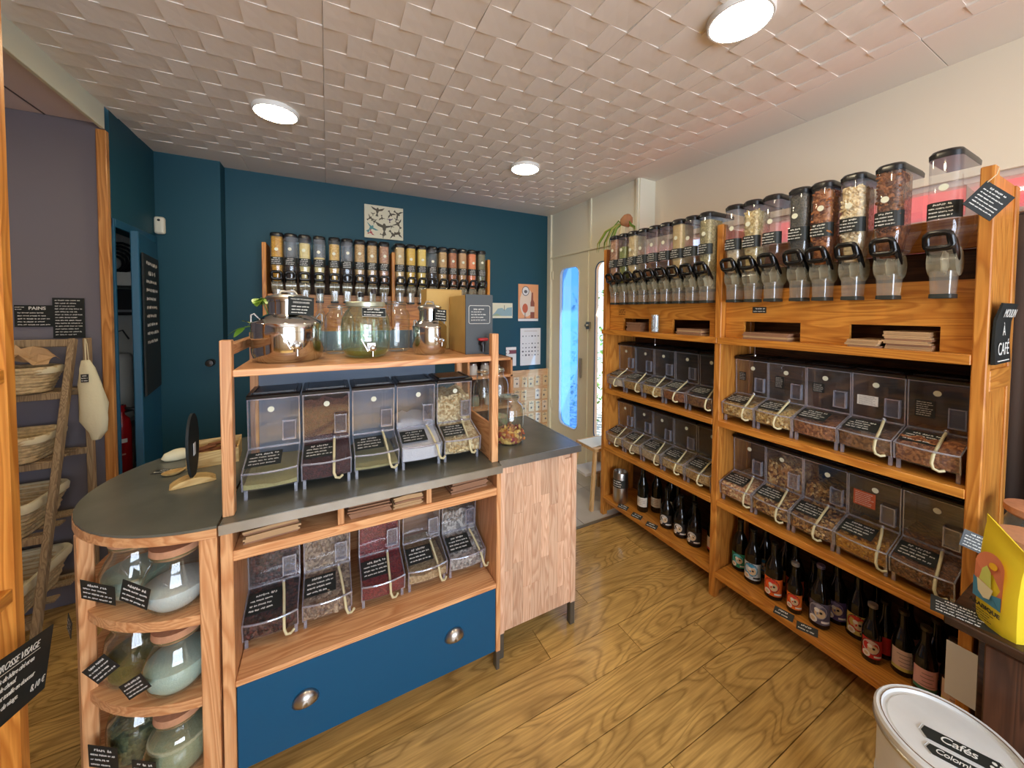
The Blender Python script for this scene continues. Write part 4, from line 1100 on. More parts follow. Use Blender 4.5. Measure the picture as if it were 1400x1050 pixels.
# things in the closet
sh_ = tag(bx('closet_shelf', CLW, (-1.55, -1.113, 3.22, 3.518, 1.70, 1.785)), 'white shelf board inside the closet', 'shelf')
eq = thing('electrical_box', 'dark electrical box with cables under the closet shelf', 'electrical box', (-1.25, 3.42, 1.51))
bx('case', mat('dark_case', (26,26,28), .4), (-.13, .12, -.09, .09, 0, .17), eq, .004); bx('strip', mat('grey_strip', (120,122,124), .4), (-.12, .1, -.094, -.09, .02, .035), eq, 0)
MB().tube([(-.02,-.09,.0),(-.03,-.1,-.06),(.0,-.1,-.12),(.05,-.1,-.1),(.08,-.1,-.16)], .005, 8).obj('cable', BLACKPL, eq, smooth=40)
cbx = thing('cable_bundle', 'tangle of dark cables on the closet shelf', 'cables', (-1.24, 3.38, 1.787))
for i in range(5):
    r = .05+.012*i
    MB().tube([(r*math.cos(t), .02*i-.05, r+.012+r*math.sin(t)) for t in [2*PI*k/14 for k in range(14)]], .008, 7, True).obj('cable', BLACKPL, cbx, smooth=40)
hp = thing('water_heater', 'white water heater standing in the closet', 'water heater', (-1.30, 3.385, 0))
MB().lathe([(0,0),(.115,0),(.118,.01),(.118,1.22),(.10,1.25),(.04,1.26),(0,1.26)], 28).obj('tank', mat('heater_white', (206,204,196), .4), hp, smooth=40)
MB().lathe([(.119,.86),(.121,.862),(.121,.884),(.119,.886)], 28).obj('band', STEELB, hp, smooth=40)
fe = thing('fire_extinguisher', 'red fire extinguisher hanging in the closet', 'fire extinguisher', (-1.128, 3.075, .50))
RED = mat('extinguisher_red', (178,24,28), .3)
MB().lathe([(0,0),(.040,0),(.043,.006),(.043,.33),(.036,.375),(.016,.40),(.014,.42),(0,.42)], 24).obj('cylinder', RED, fe, smooth=40)
cl2 = curved(.0436, -.8, .9, .235, .26, 10).obj('label', PAPER, fe); curved(.0436, -.5, .7, .16, .17, 8).obj('label', mat('label_rose', (214,150,140), .6), fe)
MB().box(-.018, .018, -.018, .018, .42, .46).obj('valve', RED, fe, bevel=.004)
MB().bar((.01,0,.462),(-.075,-.01,.44), .014, .008).bar((.01,0,.445),(-.06,-.01,.418), .012, .006).obj('lever', BLACKPL, fe)
MB().tube([(.018,0,.44),(.06,0,.43),(.075,0,.36),(.066,0,.22),(.062,0,.1)], .008, 8).obj('hose', BLACKPL, fe, smooth=40)
bx('wall_bracket', STEELB, (-.02, .02, .04, .44, .30, .34), fe, .001)
ms = thing('motion_sensor', 'white motion sensor on the blue wall over the closet door', 'sensor', (-.985, 3.2785, 2.05))
MB().box(-.028, .028, -.040, 0, 0, .115).obj('body', mat('sensor_white', (226,224,206), .4), ms, bevel=.016, seg=3)
MB().lathe([(0,-.001),(.008,0),(.006,.004),(0,.005)], 12).xf(Matrix.Translation((0,-.040,.09)) @ Matrix.Rotation(PI/2,4,'X')).obj('lens', BLACKPL, ms, smooth=40)
kn = thing('door_knob', 'dark round knob on the blue wall beside the counter rack', 'door knob', (-.735, 3.279, 1.175))
MB().lathe([(.010,0),(.010,.035),(.022,.04),(.026,.05),(.022,.062),(0,.064)], 18).xf(Matrix.Rotation(PI/2,4,'X')).obj('knob', mat('dark_metal', (70,68,66), .3, .8), kn, smooth=40)
MB().lathe([(.024,0),(.024,.004),(0,.004)], 18).xf(Matrix.Rotation(PI/2,4,'X')).obj('rosette', mat('dark_metal'), kn, smooth=40)
# alcove notices
o = tag(share('chalk_notice', card_mesh(.128, .108, BLACKBOARD, .004)), 'wide black chalk notice headed PAINS on the purple wall', 'notice'); o.location = (-1.297, 2.7152, 1.512)
put_text('PAINS', o, (.012, -.0006, .038), .022, bold=.0004); share('handwriting', scribble(.118, .074, 5, 41, None, False), o, (0, -.0006, -.014)); share('handwriting', scribble(.034, .022, 2, 44, None, False), o, (-.046, -.0006, .038))
o = tag(share('chalk_notice', card_mesh(.112, .205, BLACKBOARD, .004)), 'tall black chalk notice of many lines on the purple wall', 'notice'); o.location = (-1.178, 2.7152, 1.502)
share('handwriting', scribble(.104, .19, 13, 42, None, False), o, (0, -.0006, .002))
# ladder shelf with baskets
ld = thing('ladder_shelf', 'weathered grey wooden ladder shelf leaning by the purple wall', 'shelf', (0,0,0))
for x in (-1.115, -1.66):
    MB().bar((x, 2.235, 0), (x+(-.012), 2.625, 1.40), .024, .032, (0,1,0)).obj('front_leg', W_GREY, ld, bevel=.003)
    MB().bar((x+.02, 2.675, 0), (x+.02, 2.665, 1.40), .024, .030, (0,1,0)).obj('rear_leg', W_GREY, ld, bevel=.003)
bx('top_rail', W_SHELF_X if False else W_GREY, (-1.665, -1.135, 2.615, 2.645, 1.362, 1.398), ld, .003)
LV = [(1.150, 2.50), (.845, 2.42), (.535, 2.34), (.205, 2.26)]
for z, y in LV:
    bx('shelf_rail', W_GREY, (-1.645, -1.13, y+.04, y+.064, z-.034, z-.004), ld, .002)
    bx('shelf_rail', W_GREY, (-1.645, -1.10, 2.635, 2.655, z-.034, z-.004), ld, .002)
    for k in range(3): bx('slat', W_GREY, (-1.645, -1.13, y+.05+k*(.57-(y-2.1))/3.4, y+.05+k*(.57-(y-2.1))/3.4+.045, z-.012, z-.001), ld, .002)
WICK = mat('wicker', (196,172,130), .7, 0, .3, .5, 300, .25, 60); LINEN = mat('linen', (218,206,172), .85, 0, .2, .3, 400)
def rrect(hx, hy, r, z, n=5):
    p = []
    for cx, cy, a in ((hx-r,hy-r,0),(-hx+r,hy-r,90),(-hx+r,-hy+r,180),(hx-r,-hy+r,270)):
        for k in range(n+1):
            t = math.radians(a+90*k/n); p.append((cx+r*math.cos(t), cy+r*math.sin(t), z))
    return p
names = ['topmost linen-lined wicker basket on the ladder shelf, holding kraft paper', 'linen-lined wicker basket on the second rung of the ladder shelf', 'wide linen-lined wicker basket on the third rung of the ladder shelf', 'lowest linen-lined wicker basket on the ladder shelf']
for (z, y), nm in zip(LV, names):
    hy = (2.645-y)/2; hx = .222
    t = thing('wicker_basket', nm, 'basket', (-1.385, y+hy+.005, z), 0, 'baskets on the ladder shelf')
    H = .125 if z > .8 else .16
    for k in range(8):
        f = .86+.14*k/7
        pts = rrect(hx*f, hy*f, .05, .0145+H*.82*k/7); r_ = random.Random(k)
        pts = [(a+r_.uniform(-.003,.003), b+r_.uniform(-.003,.003), c+r_.uniform(-.002,.002)) for a, b, c in pts]
        MB().tube(pts, .0105, 6, True).obj('wicker_strand', WICK, t, smooth=60)
    secs = []
    for (f, zz) in ((1.045, H*.76), (1.06, H*.92), (1.03, H*1.0), (.96, H*.98), (.84, .03)):
        secs.append(([(p[0], p[1]) for p in rrect(hx*f, hy*f, .05, 0)], zz))
    loft(secs, (False, True)).obj('liner', LINEN, t, smooth=60)
    MB().tube([(-.03,-hy-.012,H*.55),(-.025,-hy-.03,H*.42),(.03,-hy-.03,H*.42),(.04,-hy-.012,H*.55)], .008, 8).obj('handle', WICK, t, smooth=50)
    if z > 1:
        label(t, (-.06, -hy-.028, H*.55), (.1,0,0), .10, .055, 2, 51)
kb = thing('crumpled_paper', 'crumpled kraft paper bag in the topmost basket', 'paper bag', (-1.33, 2.553, 1.262))
b = MB(); r_ = random.Random(3); n = 9; vs = []; fs = []
for i in range(n):
    for j in range(6):
        vs.append((-.17+.34*i/(n-1), -.05+.10*j/5+r_.uniform(-.01,.01), .02+r_.uniform(0,.075)*(1 if 0 < i < n-1 else .3)+.025*math.sin(j/5*PI)))
for i in range(n-1):
    for j in range(5): fs.append((i*6+j, (i+1)*6+j, (i+1)*6+j+1, i*6+j+1))
b.add(vs, fs).obj('paper', KRAFT, kb)
bagm = mat('cotton_bag', (222,214,180), .85, 0, .2, .4, 90)
cbg = thing('cotton_bag', 'cream cotton bag hanging from the ladder shelf', 'bag', (-1.075, 2.60, 1.395))
secs = []
for z, hx_, hy_, dx in ((-.10,.014,.014,.012),(-.14,.026,.018,.016),(-.22,.040,.026,.026),(-.32,.050,.034,.034),(-.40,.048,.032,.036),(-.46,.032,.022,.046),(-.50,.016,.012,.040)):
    secs.append(([(dx+hx_*math.cos(t)*(1+.10*math.sin(5*t+z*40)), -.03+hy_*math.sin(t)*(1+.15*math.sin(4*t+z*50))) for t in [2*PI*k/24 for k in range(24)]], z))
loft(secs).obj('cloth', bagm, cbg, smooth=70)
MB().tube([(-.002,.01,.0),(.004,-.01,.005),(.010,-.026,-.03),(.012,-.03,-.10)], .0025, 6).tube([(-.002,.01,0),(.014,-.02,-.02),(.022,-.03,-.10)], .002, 6).obj('drawstring', LINEN, cbg, smooth=50)
label(cbg, (.020, -.062, -.185), (0,0,.1), .026, .040, 3, 8)
# ================================================================ shelf unit at the picture's left edge
ls = thing('side_shelf', 'tall orange wooden shelf with a slanted price card beside the alcove', 'shelf unit', (0,0,0))
bx('upright', W_SHELF_Z, (-.735, -.700, 1.362, 1.395, 0, 2.40), ls, .003)
bx('upright', W_SHELF_Z, (-1.0, -.965, 1.362, 1.395, 0, 2.40), ls, .003)
bx('end_panel', W_SHELF_Z, (-.965, -.735, 1.372, 1.386, .02, 2.38), ls, 0)
bx('upright', W_SHELF_Z, (-.735, -.700, .20, .235, 0, 2.40), ls, .003)
bx('upright', W_SHELF_Z, (-1.0, -.965, .20, .235, 0, 2.40), ls, .003)
for z in (.30, .852, 1.40, 1.95): bx('shelf_board', W_SHELF_Y, (-1.0, -.702, .235, 1.362, z-.034, z), ls, .002)
o = tag(share('price_card', card_mesh(.27, .145, BLACKBOARD, .002)), 'large slanted black price card about a face brush on the side shelf', 'price card')
o.location = (-.664, 1.272, .668); o.rotation_euler = (0, .30, PI/2)
put_text('BROSSE VISAGE', o, (.010, -.0014, .050), .0215, shear=.25, space=.95)
MB().box(-.05, .088, -.0014, -.0006, .0368, .0380).obj('underline', CHALK, o)
put_text('En bois de hêtre ciré et en', o, (-.005, -.0014, .024), .0155, shear=.3, space=.9)
put_text('poils de cheval.', o, (-.030, -.0014, .006), .0155, shear=.3, space=.9)
put_text('Exfolie et tonifie en douceur', o, (.0, -.0014, -.013), .0155, shear=.3, space=.9)
put_text('la peau du visage.', o, (-.02, -.0014, -.034), .0155, shear=.3, space=.9)
put_text('8,10 €', o, (.098, -.0014, -.045), .020, shear=.2)
MB().box(-.135, -.115, .002, .036, .04, .055).obj('clip', STEELB, o)
# ================================================================ jars in the round unit
CORK = mat('cork', (196,146,112), .8, 0, .2, .4, 300, .10, 60)
JARG = clear('jar_glass', (.86,.92,.88), .03, .09, .8, .03, (200,225,215))
JP = [(r*.86,z) for r,z in [(.055,0),(.068,.004),(.092,.03),(.100,.062),(.097,.095),(.080,.128),(.068,.148),(.066,.162),(.071,.166),(.071,.176)]]
JP2 = [(.060,0),(.074,.004),(.080,.02),(.080,.10),(.074,.135),(.058,.152),(.057,.165),(.062,.168),(.062,.178)]
def jar(lab, loc, prof, fill, level, cork=True, tagpos=None, tagrot=(0,0,0), seed=1, tw=.075, th=.06, clip=False, group='jars on the round shelf unit'):
    t = thing('storage_jar', lab, 'jar', loc, 0, group)
    MB().lathe([(0,.001)]+prof, 32).obj('glass', JARG, t, smooth=50)
    if fill:
        pr_ = [(0,.006)]
        for r, z in prof:
            if z+.006 < level: pr_.append((max(r-.005,.001), z+.006))
        rl = [p for p in prof if p[1] <= level][-1][0]-.006
        pr_ += [(rl, level-.004), (rl*.6, level+.004), (0, level+.002)]
        MB().lathe(pr_, 28).obj('contents', fill, t, smooth=50)
    rt, zt = prof[-1]
    if cork: MB().lathe([(0,zt-.012),(rt-.006,zt-.012),(rt-.004,zt+.001),(rt+.002,zt+.002),(rt+.001,zt+.022),(0,zt+.023)], 32).obj('cork_lid', CORK, t, smooth=40)
    MB().lathe([(rt+.001,zt-.004),(rt+.003,zt-.002),(rt+.001,zt)], 32).obj('rim', GLASSG, t, smooth=50)
    if tagpos:
        tg = label(t, tagpos, tagrot, tw, th, 4, seed, name='tag')
    return t
SALT = grains('salt', [(208,222,216),(196,214,208)], 300, .7, .2); WPOW = grains('white_crystals', [(232,232,236),(222,224,230)], 300, .7, .2)
OLIV = grains('olive_paste', [(120,104,44),(132,116,54)], 200, .5, .2); SAGE = grains('sage_powder', [(158,160,128),(170,170,140)], 300, .7, .2)
ZJ = (.6335, .3775, .1155)
jar('round cork-lidded jar of blue-white salt on the upper round shelf', (-.556, 1.588, ZJ[0]), JP, SALT, .085, True, (-.050,-.100,.082), (.25,.25,-.45), 61, .10, .075)
jar('round cork-lidded jar of pure white crystals on the upper round shelf', (-.424, 1.470, ZJ[0]), JP, WPOW, .075, True, (-.072,-.072,.100), (.15,.35,-.5), 62, .085, .075)
jar('straight dark jar of olive paste on the middle round shelf', (-.556, 1.588, ZJ[1]), JP2, OLIV, .075, True, (-.055,-.085,.095), (.15,-.7,-.5), 63, .09, .06)
jar('round cork-lidded jar of pale crystals on the middle round shelf', (-.424, 1.470, ZJ[1]), JP, SALT, .092, True, (-.078,-.07,.085), (.1,-.6,-.6), 64, .09, .05)
jar('clear ridged jar on the bottom round shelf', (-.556, 1.588, ZJ[2]), JP2, grains('dried_leaves', [(90,96,66),(70,78,52),(120,120,84)], 90), .11, True, (-.055,-.088,.085), (.1,.1,-.5), 65, .09, .08)
jar('round cork-lidded jar of sage powder on the bottom round shelf', (-.424, 1.470, ZJ[2]), JP, SAGE, .12, True, (-.062,-.075,.09), (.1,.1,-.5), 66, .07, .07)
o = top_label('hanging_tag', 'small black chalk tag hanging on the round unit post', 'tag', (-.70, 1.566, .592), (0, .35, -1.0), .045, .06, 3, 67)
# ================================================================ on the round top
st = thing('paddle_sign', 'black oval paddle sign standing in a curved wooden block', 'sign', (-.452, 1.745, .9005), .25)
blk = []
for i in range(9): a = PI*.15+PI*.7*i/8; blk.append((.075*math.cos(a)*-1, .045*math.sin(a)-.018))
blk += [(.058, .0), (-.058, .0)]
MB().prism([(x, max(z,0)) for x, z in blk], 'y', -.03, .03).obj('block', W_BOX, st, bevel=.002)
pd = []
for i in range(20): a = 2*PI*i/20; pd.append((.062*math.cos(a), .155+.108*math.sin(a)*(1 if math.sin(a) > 0 else 1.25)))
MB().prism(pd, 'y', -.004, .004).xf(Matrix.Rotation(1.32, 4, 'Z')).obj('paddle', BLACKBOARD, st, smooth=30)
share('price_sticker', card_mesh(.022, .045, PAPER), st, (.006, -.006, .13), (0,0,1.32))
wb = thing('wooden_box', 'small open wooden box of spice sticks on the round top', 'box', (-.435, 1.975, .9005), .10)
bx('bottom', W_BOX, (-.085, .085, -.075, .075, 0, .006), wb, 0)
for d in ((-.085, .085, -.075, -.067, .006, .062), (-.085, .085, .067, .075, .006, .075), (-.085, -.077, -.067, .067, .006, .066), (.077, .085, -.067, .067, .006, .066)): bx('side', W_BOX, d, wb, .001)
r_ = random.Random(9); cin = mat('cinnamon', (120,72,40), .7, 0, .3, 0, 0, .3, 60)
for i in range(16):
    a = r_.uniform(-.5,.5); x = r_.uniform(-.04,.05); y = r_.uniform(-.04,.04); z = .016+.045*i/16
    s_ = MB().tube([(x-.045*math.cos(a), y-.03*math.sin(a), z), (x+.04*math.cos(a), y+.03*math.sin(a), z+.012)], .005, 6).obj('spice_stick', cin, None, smooth=40)
    s_.parent = wb
pc = thing('cloth_pouch', 'small cream cloth pouch behind the paddle sign', 'pouch', (-.582, 2.06, .9005), .3)
MB().lathe([(0,0),(.03,.002),(.036,.012),(.03,.03),(.012,.042),(0,.044)], 20, sx=1.5).obj('cloth', bagm, pc, smooth=60)
sp = thing('wooden_scoop', 'pale wooden scoop lying beside the small wooden box', 'scoop', (-.545, 1.872, .9005), .5)
MB().lathe([(0,.002),(.014,.0),(.024,.006),(.026,.012),(.022,.011),(0,.006)], 18, sx=1.35).obj('bowl', W_BOX, sp, smooth=50)
MB().tube([(.03,0,.010),(.06,0,.012),(.085,.0,.012)], .006, 8).obj('handle', W_BOX, sp, smooth=50)
top_label('price_tag', 'flat black chalk tag lying on the round top', 'price tag', (-.585, 1.92, .902), (-PI/2, 0, -.25), .07, .04, 2, 71)
# ================================================================ oil and vinegar on the counter rack
ZR = 1.3605
def spigot(parent, y, z, s=1.0, ang=.6):
    sp_ = MB().lathe([(.017*s,0),(.017*s,.004),(.010*s,.006),(.010*s,.022),(.013*s,.026),(.013*s,.042),(.006*s,.046),(0,.046)], 16).xf(Matrix.Translation((0,y,z)) @ Matrix.Rotation(PI/2,4,'X')).obj('spigot', STEEL, parent, smooth=40)
    MB().tube([(0,y-.034,z-.006),(0,y-.034,z-.036*s)], .0048*s, 10).obj('spout', STEEL, sp_, smooth=40)
    MB().tube([(-.006,y-.036,z-.004),(-.022*s,y-.042,z-.010),(-.048*s,y-.042,z+.042*s)], .0032*s, 8).obj('lever', STEEL, sp_, smooth=40)
def fusti(lab, loc, r, h, hn, rn, textlines, seed):
    t = thing('steel_drum_dispenser', lab, 'drum', loc, .25)
    MB().lathe([(0,.002),(r*.86,.0),(r*.93,.01),(r,.035),(r,h*.62),(r*1.012,h*.622),(r*1.012,h*.635),(r,h*.64),(r,h*.80),(r*.985,h*.82),(r*.72,h*.95),(rn,h),(rn,hn-.012),(rn*1.05,hn-.01),(rn*1.05,hn)], 48).obj('body', mat('polished_steel', (210,210,208), .10, 1.0), t, smooth=30)
    l = MB().lathe([(0,hn-.004),(rn*1.1,hn-.004),(rn*1.14,hn+.004),(rn*1.02,hn+.010),(rn*.5,hn+.016),(0,hn+.017)], 40).obj('lid', STEELB, t, smooth=40)
    MB().tube([(-rn*.5,0,hn+.012),(-rn*.35,0,hn+.028),(rn*.35,0,hn+.028),(rn*.5,0,hn+.012)], .004, 8).obj('lid_handle', STEELB, l, smooth=40)
    for s in (-1, 1):
        MB().tube([(s*r*.80,0,h*.915),(s*r*.90,0,h*1.0),(s*r*.98,0,h*.98),(s*r*.985,0,h*.83)], .0034, 8).obj('handle', mat('lug_steel', (150,148,144), .35, .9), t, smooth=50)
    spigot(t, -r*.995, .065, r/.118*.9+.1)
    return t
f1 = fusti('large polished steel oil drum with spigot on the counter rack', (-.133, 1.625, ZR), .118, .175, .232, .064, None, 1)
o = share('label', card_mesh(.085, .068, BLACKBOARD, .002), f1, (.028, -.078, .205), (-.12, .06, .06))
put_text('HUILE DE TOURNESOL', o, (0, -.0016, .024), .0068); put_text('DÉSODORISÉE', o, (0, -.0016, .012), .0085); share('handwriting', scribble(.07, .034, 3, 81, None, False), o, (0, -.0012, -.014))
f2 = fusti('small polished steel oil drum with spigot beside the cartons', (.405, 1.625, ZR), .076, .150, .203, .046, None, 2)
o = share('label', card_mesh(.060, .052, BLACKBOARD, .002), f2, (.022, -.060, .172), (-.1, .08, .05)); share('handwriting', scribble(.054, .046, 4, 82), o, (0, -.0012, 0))
gj = thing('glass_drink_dispenser', 'greenish embossed glass dispenser jar with spigot on the counter rack', 'dispenser jar', (.140, 1.62, ZR), .1)
MB().lathe([(0,.004),(.060,0),(.078,.008),(.092,.035),(.095,.07),(.095,.13),(.090,.16),(.076,.188),(.066,.198),(.066,.205),(.071,.208),(.071,.216)], 40).obj('glass', GLASSG, gj, smooth=50)
MB().lathe([(0,.008),(.058,.006),(.074,.012),(.083,.026),(.083,.030),(0,.030)], 32).obj('contents', clear('green_oil', (.72,.74,.20), .03, .1, .6, .25, (150,140,30)), gj, smooth=50)
MB().lathe([(.067,.206),(.075,.207),(.076,.222),(.070,.226),(0,.227)], 40).obj('lid', mat('jar_lid', (196,200,176), .35, .6), gj, smooth=40)
b = MB(); r_ = random.Random(4)
for i in range(16):   # embossed relief on the front
    a = r_.uniform(-.42,.42); z = r_.uniform(.075,.145); w_ = r_.uniform(.006,.014)
    b.tube([(.0945*math.sin(a-w_*4), -.0945*math.cos(a-w_*4), z), (.0965*math.sin(a), -.0965*math.cos(a), z+r_.uniform(-.004,.004)), (.0945*math.sin(a+w_*4), -.0945*math.cos(a+w_*4), z)], .0028, 6)
stuff(b.obj('embossing', GLASSG, gj, smooth=60))
spigot(gj, -.0945, .045, .9); MB().box(-.017, .017, -.101, -.094, .030, .064).obj('spigot_plate', STEELB, gj, bevel=.002)
o = share('label', card_mesh(.090, .038, BLACKBOARD, .001), gj, (.012, -.094, .183), (-.30, .03, 0))
share('handwriting', scribble(.082, .034, 3, 83), o, (0, -.0008, 0))
MB().tube([(-.044,-.0008,-.018),(.044,-.0008,-.018),(.044,-.0008,.018),(-.044,-.0008,.018)], .0009, 4, True).obj('border', CHALK, o)
# glass jars and bottles in the second row
def clip_jar(lab, loc, r, h, fill=None, lvl=0, lid=True, group='glass jars on the counter rack', rn=.7):
    t = thing('glass_jar', lab, 'jar', loc, rnd.uniform(-.5,.5), group)
    MB().lathe([(0,.003),(r*.86,0),(r*.97,.006),(r,.02),(r,h*.70),(r*.9,h*.78),(r*rn,h*.86),(r*rn,h*.92),(r*(rn+.06),h*.93),(r*(rn+.06),h*.96)], 32).obj('glass', GLASS, t, smooth=50)
    if fill: MB().lathe([(0,.006),(r*.85,.005),(r*.94,.012),(r*.94,lvl-.006),(r*.6,lvl),(0,lvl+.004)], 28).obj('contents', fill, t, smooth=60)
    if lid:
        MB().lathe([(r*(rn+.07),h*.965),(r*(rn+.07),h*.98),(r*rn*.8,h),(0,h*1.005)], 32).obj('lid', GLASS, t, smooth=50)
        MB().tube([(r*(rn+.08)*math.cos(a), r*(rn+.08)*math.sin(a), h*.945) for a in [2*PI*k/20 for k in range(20)]], .0018, 6, True).obj('wire_clip', STEELB, t, smooth=50)
        MB().tube([(0, r*(rn+.08), h*.95), (0, r*(rn+.25), h*.86), (0, r*(rn+.22), h*.78)], .002, 6).obj('clasp', STEELB, t, smooth=50)
    return t
clip_jar('clear glass jar behind the greenish dispenser jar', (.290, 1.80, ZR), .062, .235, None, 0)
clip_jar('clear glass jar between the large steel drum and the greenish jar', (.045, 1.80, ZR), .060, .215, None, 0)
def oil_bottle(lab, loc, r, h, cap=(24,24,26)):
    t = thing('oil_bottle', lab, 'bottle', loc, 0, 'oil bottles on the counter rack')
    MB().lathe([(0,.002),(r,0),(r,h*.5),(r*.85,h*.58),(r*.42,h*.68),(r*.38,h*.92),(r*.45,h*.925),(r*.45,h*.95)], 24).obj('glass', GLASS, t, smooth=50)
    MB().lathe([(r*.5,h*.93),(r*.5,h),(r*.42,h*1.01),(0,h*1.01)], 16).obj('stopper', mat('stop_%d' % cap[0], cap, .4), t, smooth=40)
oil_bottle('tall clear bottle with black stopper behind the large steel drum', (-.03, 1.872, ZR), .026, .285)
oil_bottle('clear bottle with black stopper behind the greenish jar', (.1345, 1.80, ZR), .024, .270)
oil_bottle('clear bottle with dark stopper close to the greenish jar', (.195, 1.858, ZR), .024, .290, (50,40,40))
# cartons
cb1 = thing('carton', 'tall plain kraft carton standing at the rack back', 'carton', (.568, 1.836, ZR), 0)
bx('body', CARD, (-.140, .040, -.062, .062, 0, .296), cb1, .002)
bx('flap', CARD, (-.140, .040, -.064, .064, .296, .2985), cb1, 0)
cb2 = thing('boxed_juice', 'kraft bag-in-box with black chalkboard front and tap', 'carton', (.598, 1.50, ZR), 0)
bx('body', CARD, (-.062, .018, .014, .25, 0, .262), cb2, .002)
fr2 = bx('front_board', mat('front_slate', (70,76,80), .6), (-.064, .064, .006, .013, 0, .264), cb2, 0)
o = share('label', card_mesh(.100, .080, mat('front_slate'), .0008), cb2, (0.0, .0050, .175))
share('handwriting', scribble(.078, .060, 5, 84), o, (-.004, -.0008, 0))
rc = []
for cx, cz, a in ((.042,.032,0),(-.042,.032,90),(-.042,-.032,180),(.042,-.032,270)):
    for k in range(4): tt = math.radians(a+30*k); rc.append((cx+.008*math.cos(tt), -.0008, cz+.008*math.sin(tt)))
MB().tube(rc, .0012, 4, True).obj('border', CHALK, o)
tp_ = MB().lathe([(.013,0),(.013,.025),(.010,.03),(0,.03)], 14).xf(Matrix.Translation((.008,.005,.048)) @ Matrix.Rotation(PI/2,4,'X')).obj('tap', BLACKPL, cb2, smooth=40)
MB().box(-.014, .030, -.032, -.006, .060, .072).obj('tap_lever', mat('tap_red', (170,40,44), .4), tp_, bevel=.004)
MB().tube([(.008,-.018,.046),(.008,-.018,.012)], .009, 10).obj('spout', BLACKPL, tp_, smooth=40)
# plants
LEAF = mat('leaf_green', (96,140,44), .35, 0, .5, 0, 0, .25, 30); LEAF2 = mat('leaf_bright', (140,176,60), .35, 0, .5, 0, 0, .2, 30)
def leaf(L_, wd, droop=.3, n=5):
    b = MB(); vs = []; fs = []
    for i in range(n+1):
        t = i/n; w_ = wd*math.sin(PI*min(1, t*.93+.04))**.8
        z = -droop*L_*t*t; vs += [(t*L_, -w_/2, z+.08*w_), (t*L_, 0, z-.04*w_), (t*L_, w_/2, z+.08*w_)]
    for i in range(n):
        for j in range(2): fs.append((i*3+j, (i+1)*3+j, (i+1)*3+j+1, i*3+j+1))
    return b.add(vs, fs)
def potted(lab, loc, stems, pr_, ph, potm):
    t = thing('potted_plant', lab, 'plant', loc, 0)
    MB().lathe([(0,0),(pr_*.75,0),(pr_,ph),(pr_*1.06,ph),(pr_*1.06,ph+.008),(pr_*.9,ph+.008),(pr_*.85,ph-.01),(0,ph-.01)], 24).obj('pot', potm, t, smooth=40)
    for i, (pts, leaves) in enumerate(stems):
        s = MB().tube(pts, .0022, 6).obj('stem', LEAF, t, smooth=50)
        for (p, rz, ry, L_, wd) in leaves:
            l = leaf(L_, wd).obj('leaf', LEAF2 if rnd.random() > .4 else LEAF, s, smooth=60)
            l.location = p; l.rotation_euler = (rnd.uniform(-.4,.4), ry, rz)
    return t
st_ = [([(0,0,.07),(-.05,-.02,.13),(-.10,-.05,.12)], [((-.05,-.02,.13),2.7,-.2,.055,.028),((-.10,-.05,.12),3.3,.25,.060,.026),((-.08,-.035,.13),2.2,-.5,.055,.026),((-.10,-.05,.118),3.9,.5,.050,.024)])]
for i in range(7):
    a = rnd.uniform(.2, 2.6); x = .05*math.cos(a); y = .03*math.sin(a)
    st_.append(([(0,0,.07),(x*.6,y*.6,.16),(x*1.3,y,.235+rnd.uniform(-.02,.02))], [((x*1.3,y,.235), rnd.uniform(0,6.3), rnd.uniform(-.3,.4), .05, .04) for _ in range(4)]))
potted('leafy green pot plant behind the large steel drum', (-.195, 1.835, ZR), st_, .042, .075, mat('grey_pot', (96,92,86), .6))
# ================================================================ on the side counter
POT = grains('potpourri', [(196,120,40),(140,40,60),(214,170,90),(110,50,70),(230,190,110)], 55, .6, 1.0)
j1 = clip_jar('tall glass clip jar of orange and purple flowers on the side counter', (.795, 1.600, .9025), .072, .235, POT, .065, True, 'glassware on the side counter', .62)
pieces(j1, POT, [((-.05,.05,-.05,.05,.06,.075), .5), ((-.045,.045,-.066,-.05,.015,.065), .5)], 60, .011, 91)
clip_jar('tall clear glass bottle jar beside the rack post', (.735, 1.80, .9025), .052, .335, None, 0, True, 'glassware on the side counter', .55)
clip_jar('clear glass bottle jar behind the flower jar', (.855, 1.860, .9025), .058, .330, grains('herb_fill', [(150,160,110),(206,170,150),(180,190,150)], 80), .06, True, 'glassware on the side counter', .5)
# small shelf against the blue wall
ss = thing('small_shelf', 'small open wooden shelf against the blue wall behind the counter', 'shelf', (0,0,0))
for x in (1.10, 1.53): bx('side', W_COUNT_Z, (x, x+.022, 3.05, 3.38, 0, 1.115), ss, .002)
for z in (.3, .66, .955, 1.115): bx('shelf_board', W_COUNT_X, (1.10, 1.552, 3.05, 3.38, z-.022, z), ss, .002)
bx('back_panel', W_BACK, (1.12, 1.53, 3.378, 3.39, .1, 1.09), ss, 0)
for i, (x, z, c) in enumerate(((1.20,.9555,(222,222,210)),(1.32,.9555,(190,186,170)),(1.43,.9555,(200,206,196)),(1.22,.6605,(150,160,140)),(1.36,.6605,(206,200,186)))):
    t = thing('stoneware_jar', ['pale jar','grey beige jar','greenish white jar','sage jar','cream jar'][i]+' on the small shelf behind the counter', 'jar', (x, 3.18, z), 0, 'jars on the small shelf')
    MB().lathe([(0,0),(.038,0),(.042,.006),(.042,.075),(.034,.088),(.034,.094)], 24).obj('body', mat('stone_%d' % i, c, .4), t, smooth=40)
    MB().lathe([(.036,.092),(.036,.106),(0,.108)], 24).obj('lid', STEELB, t, smooth=40)
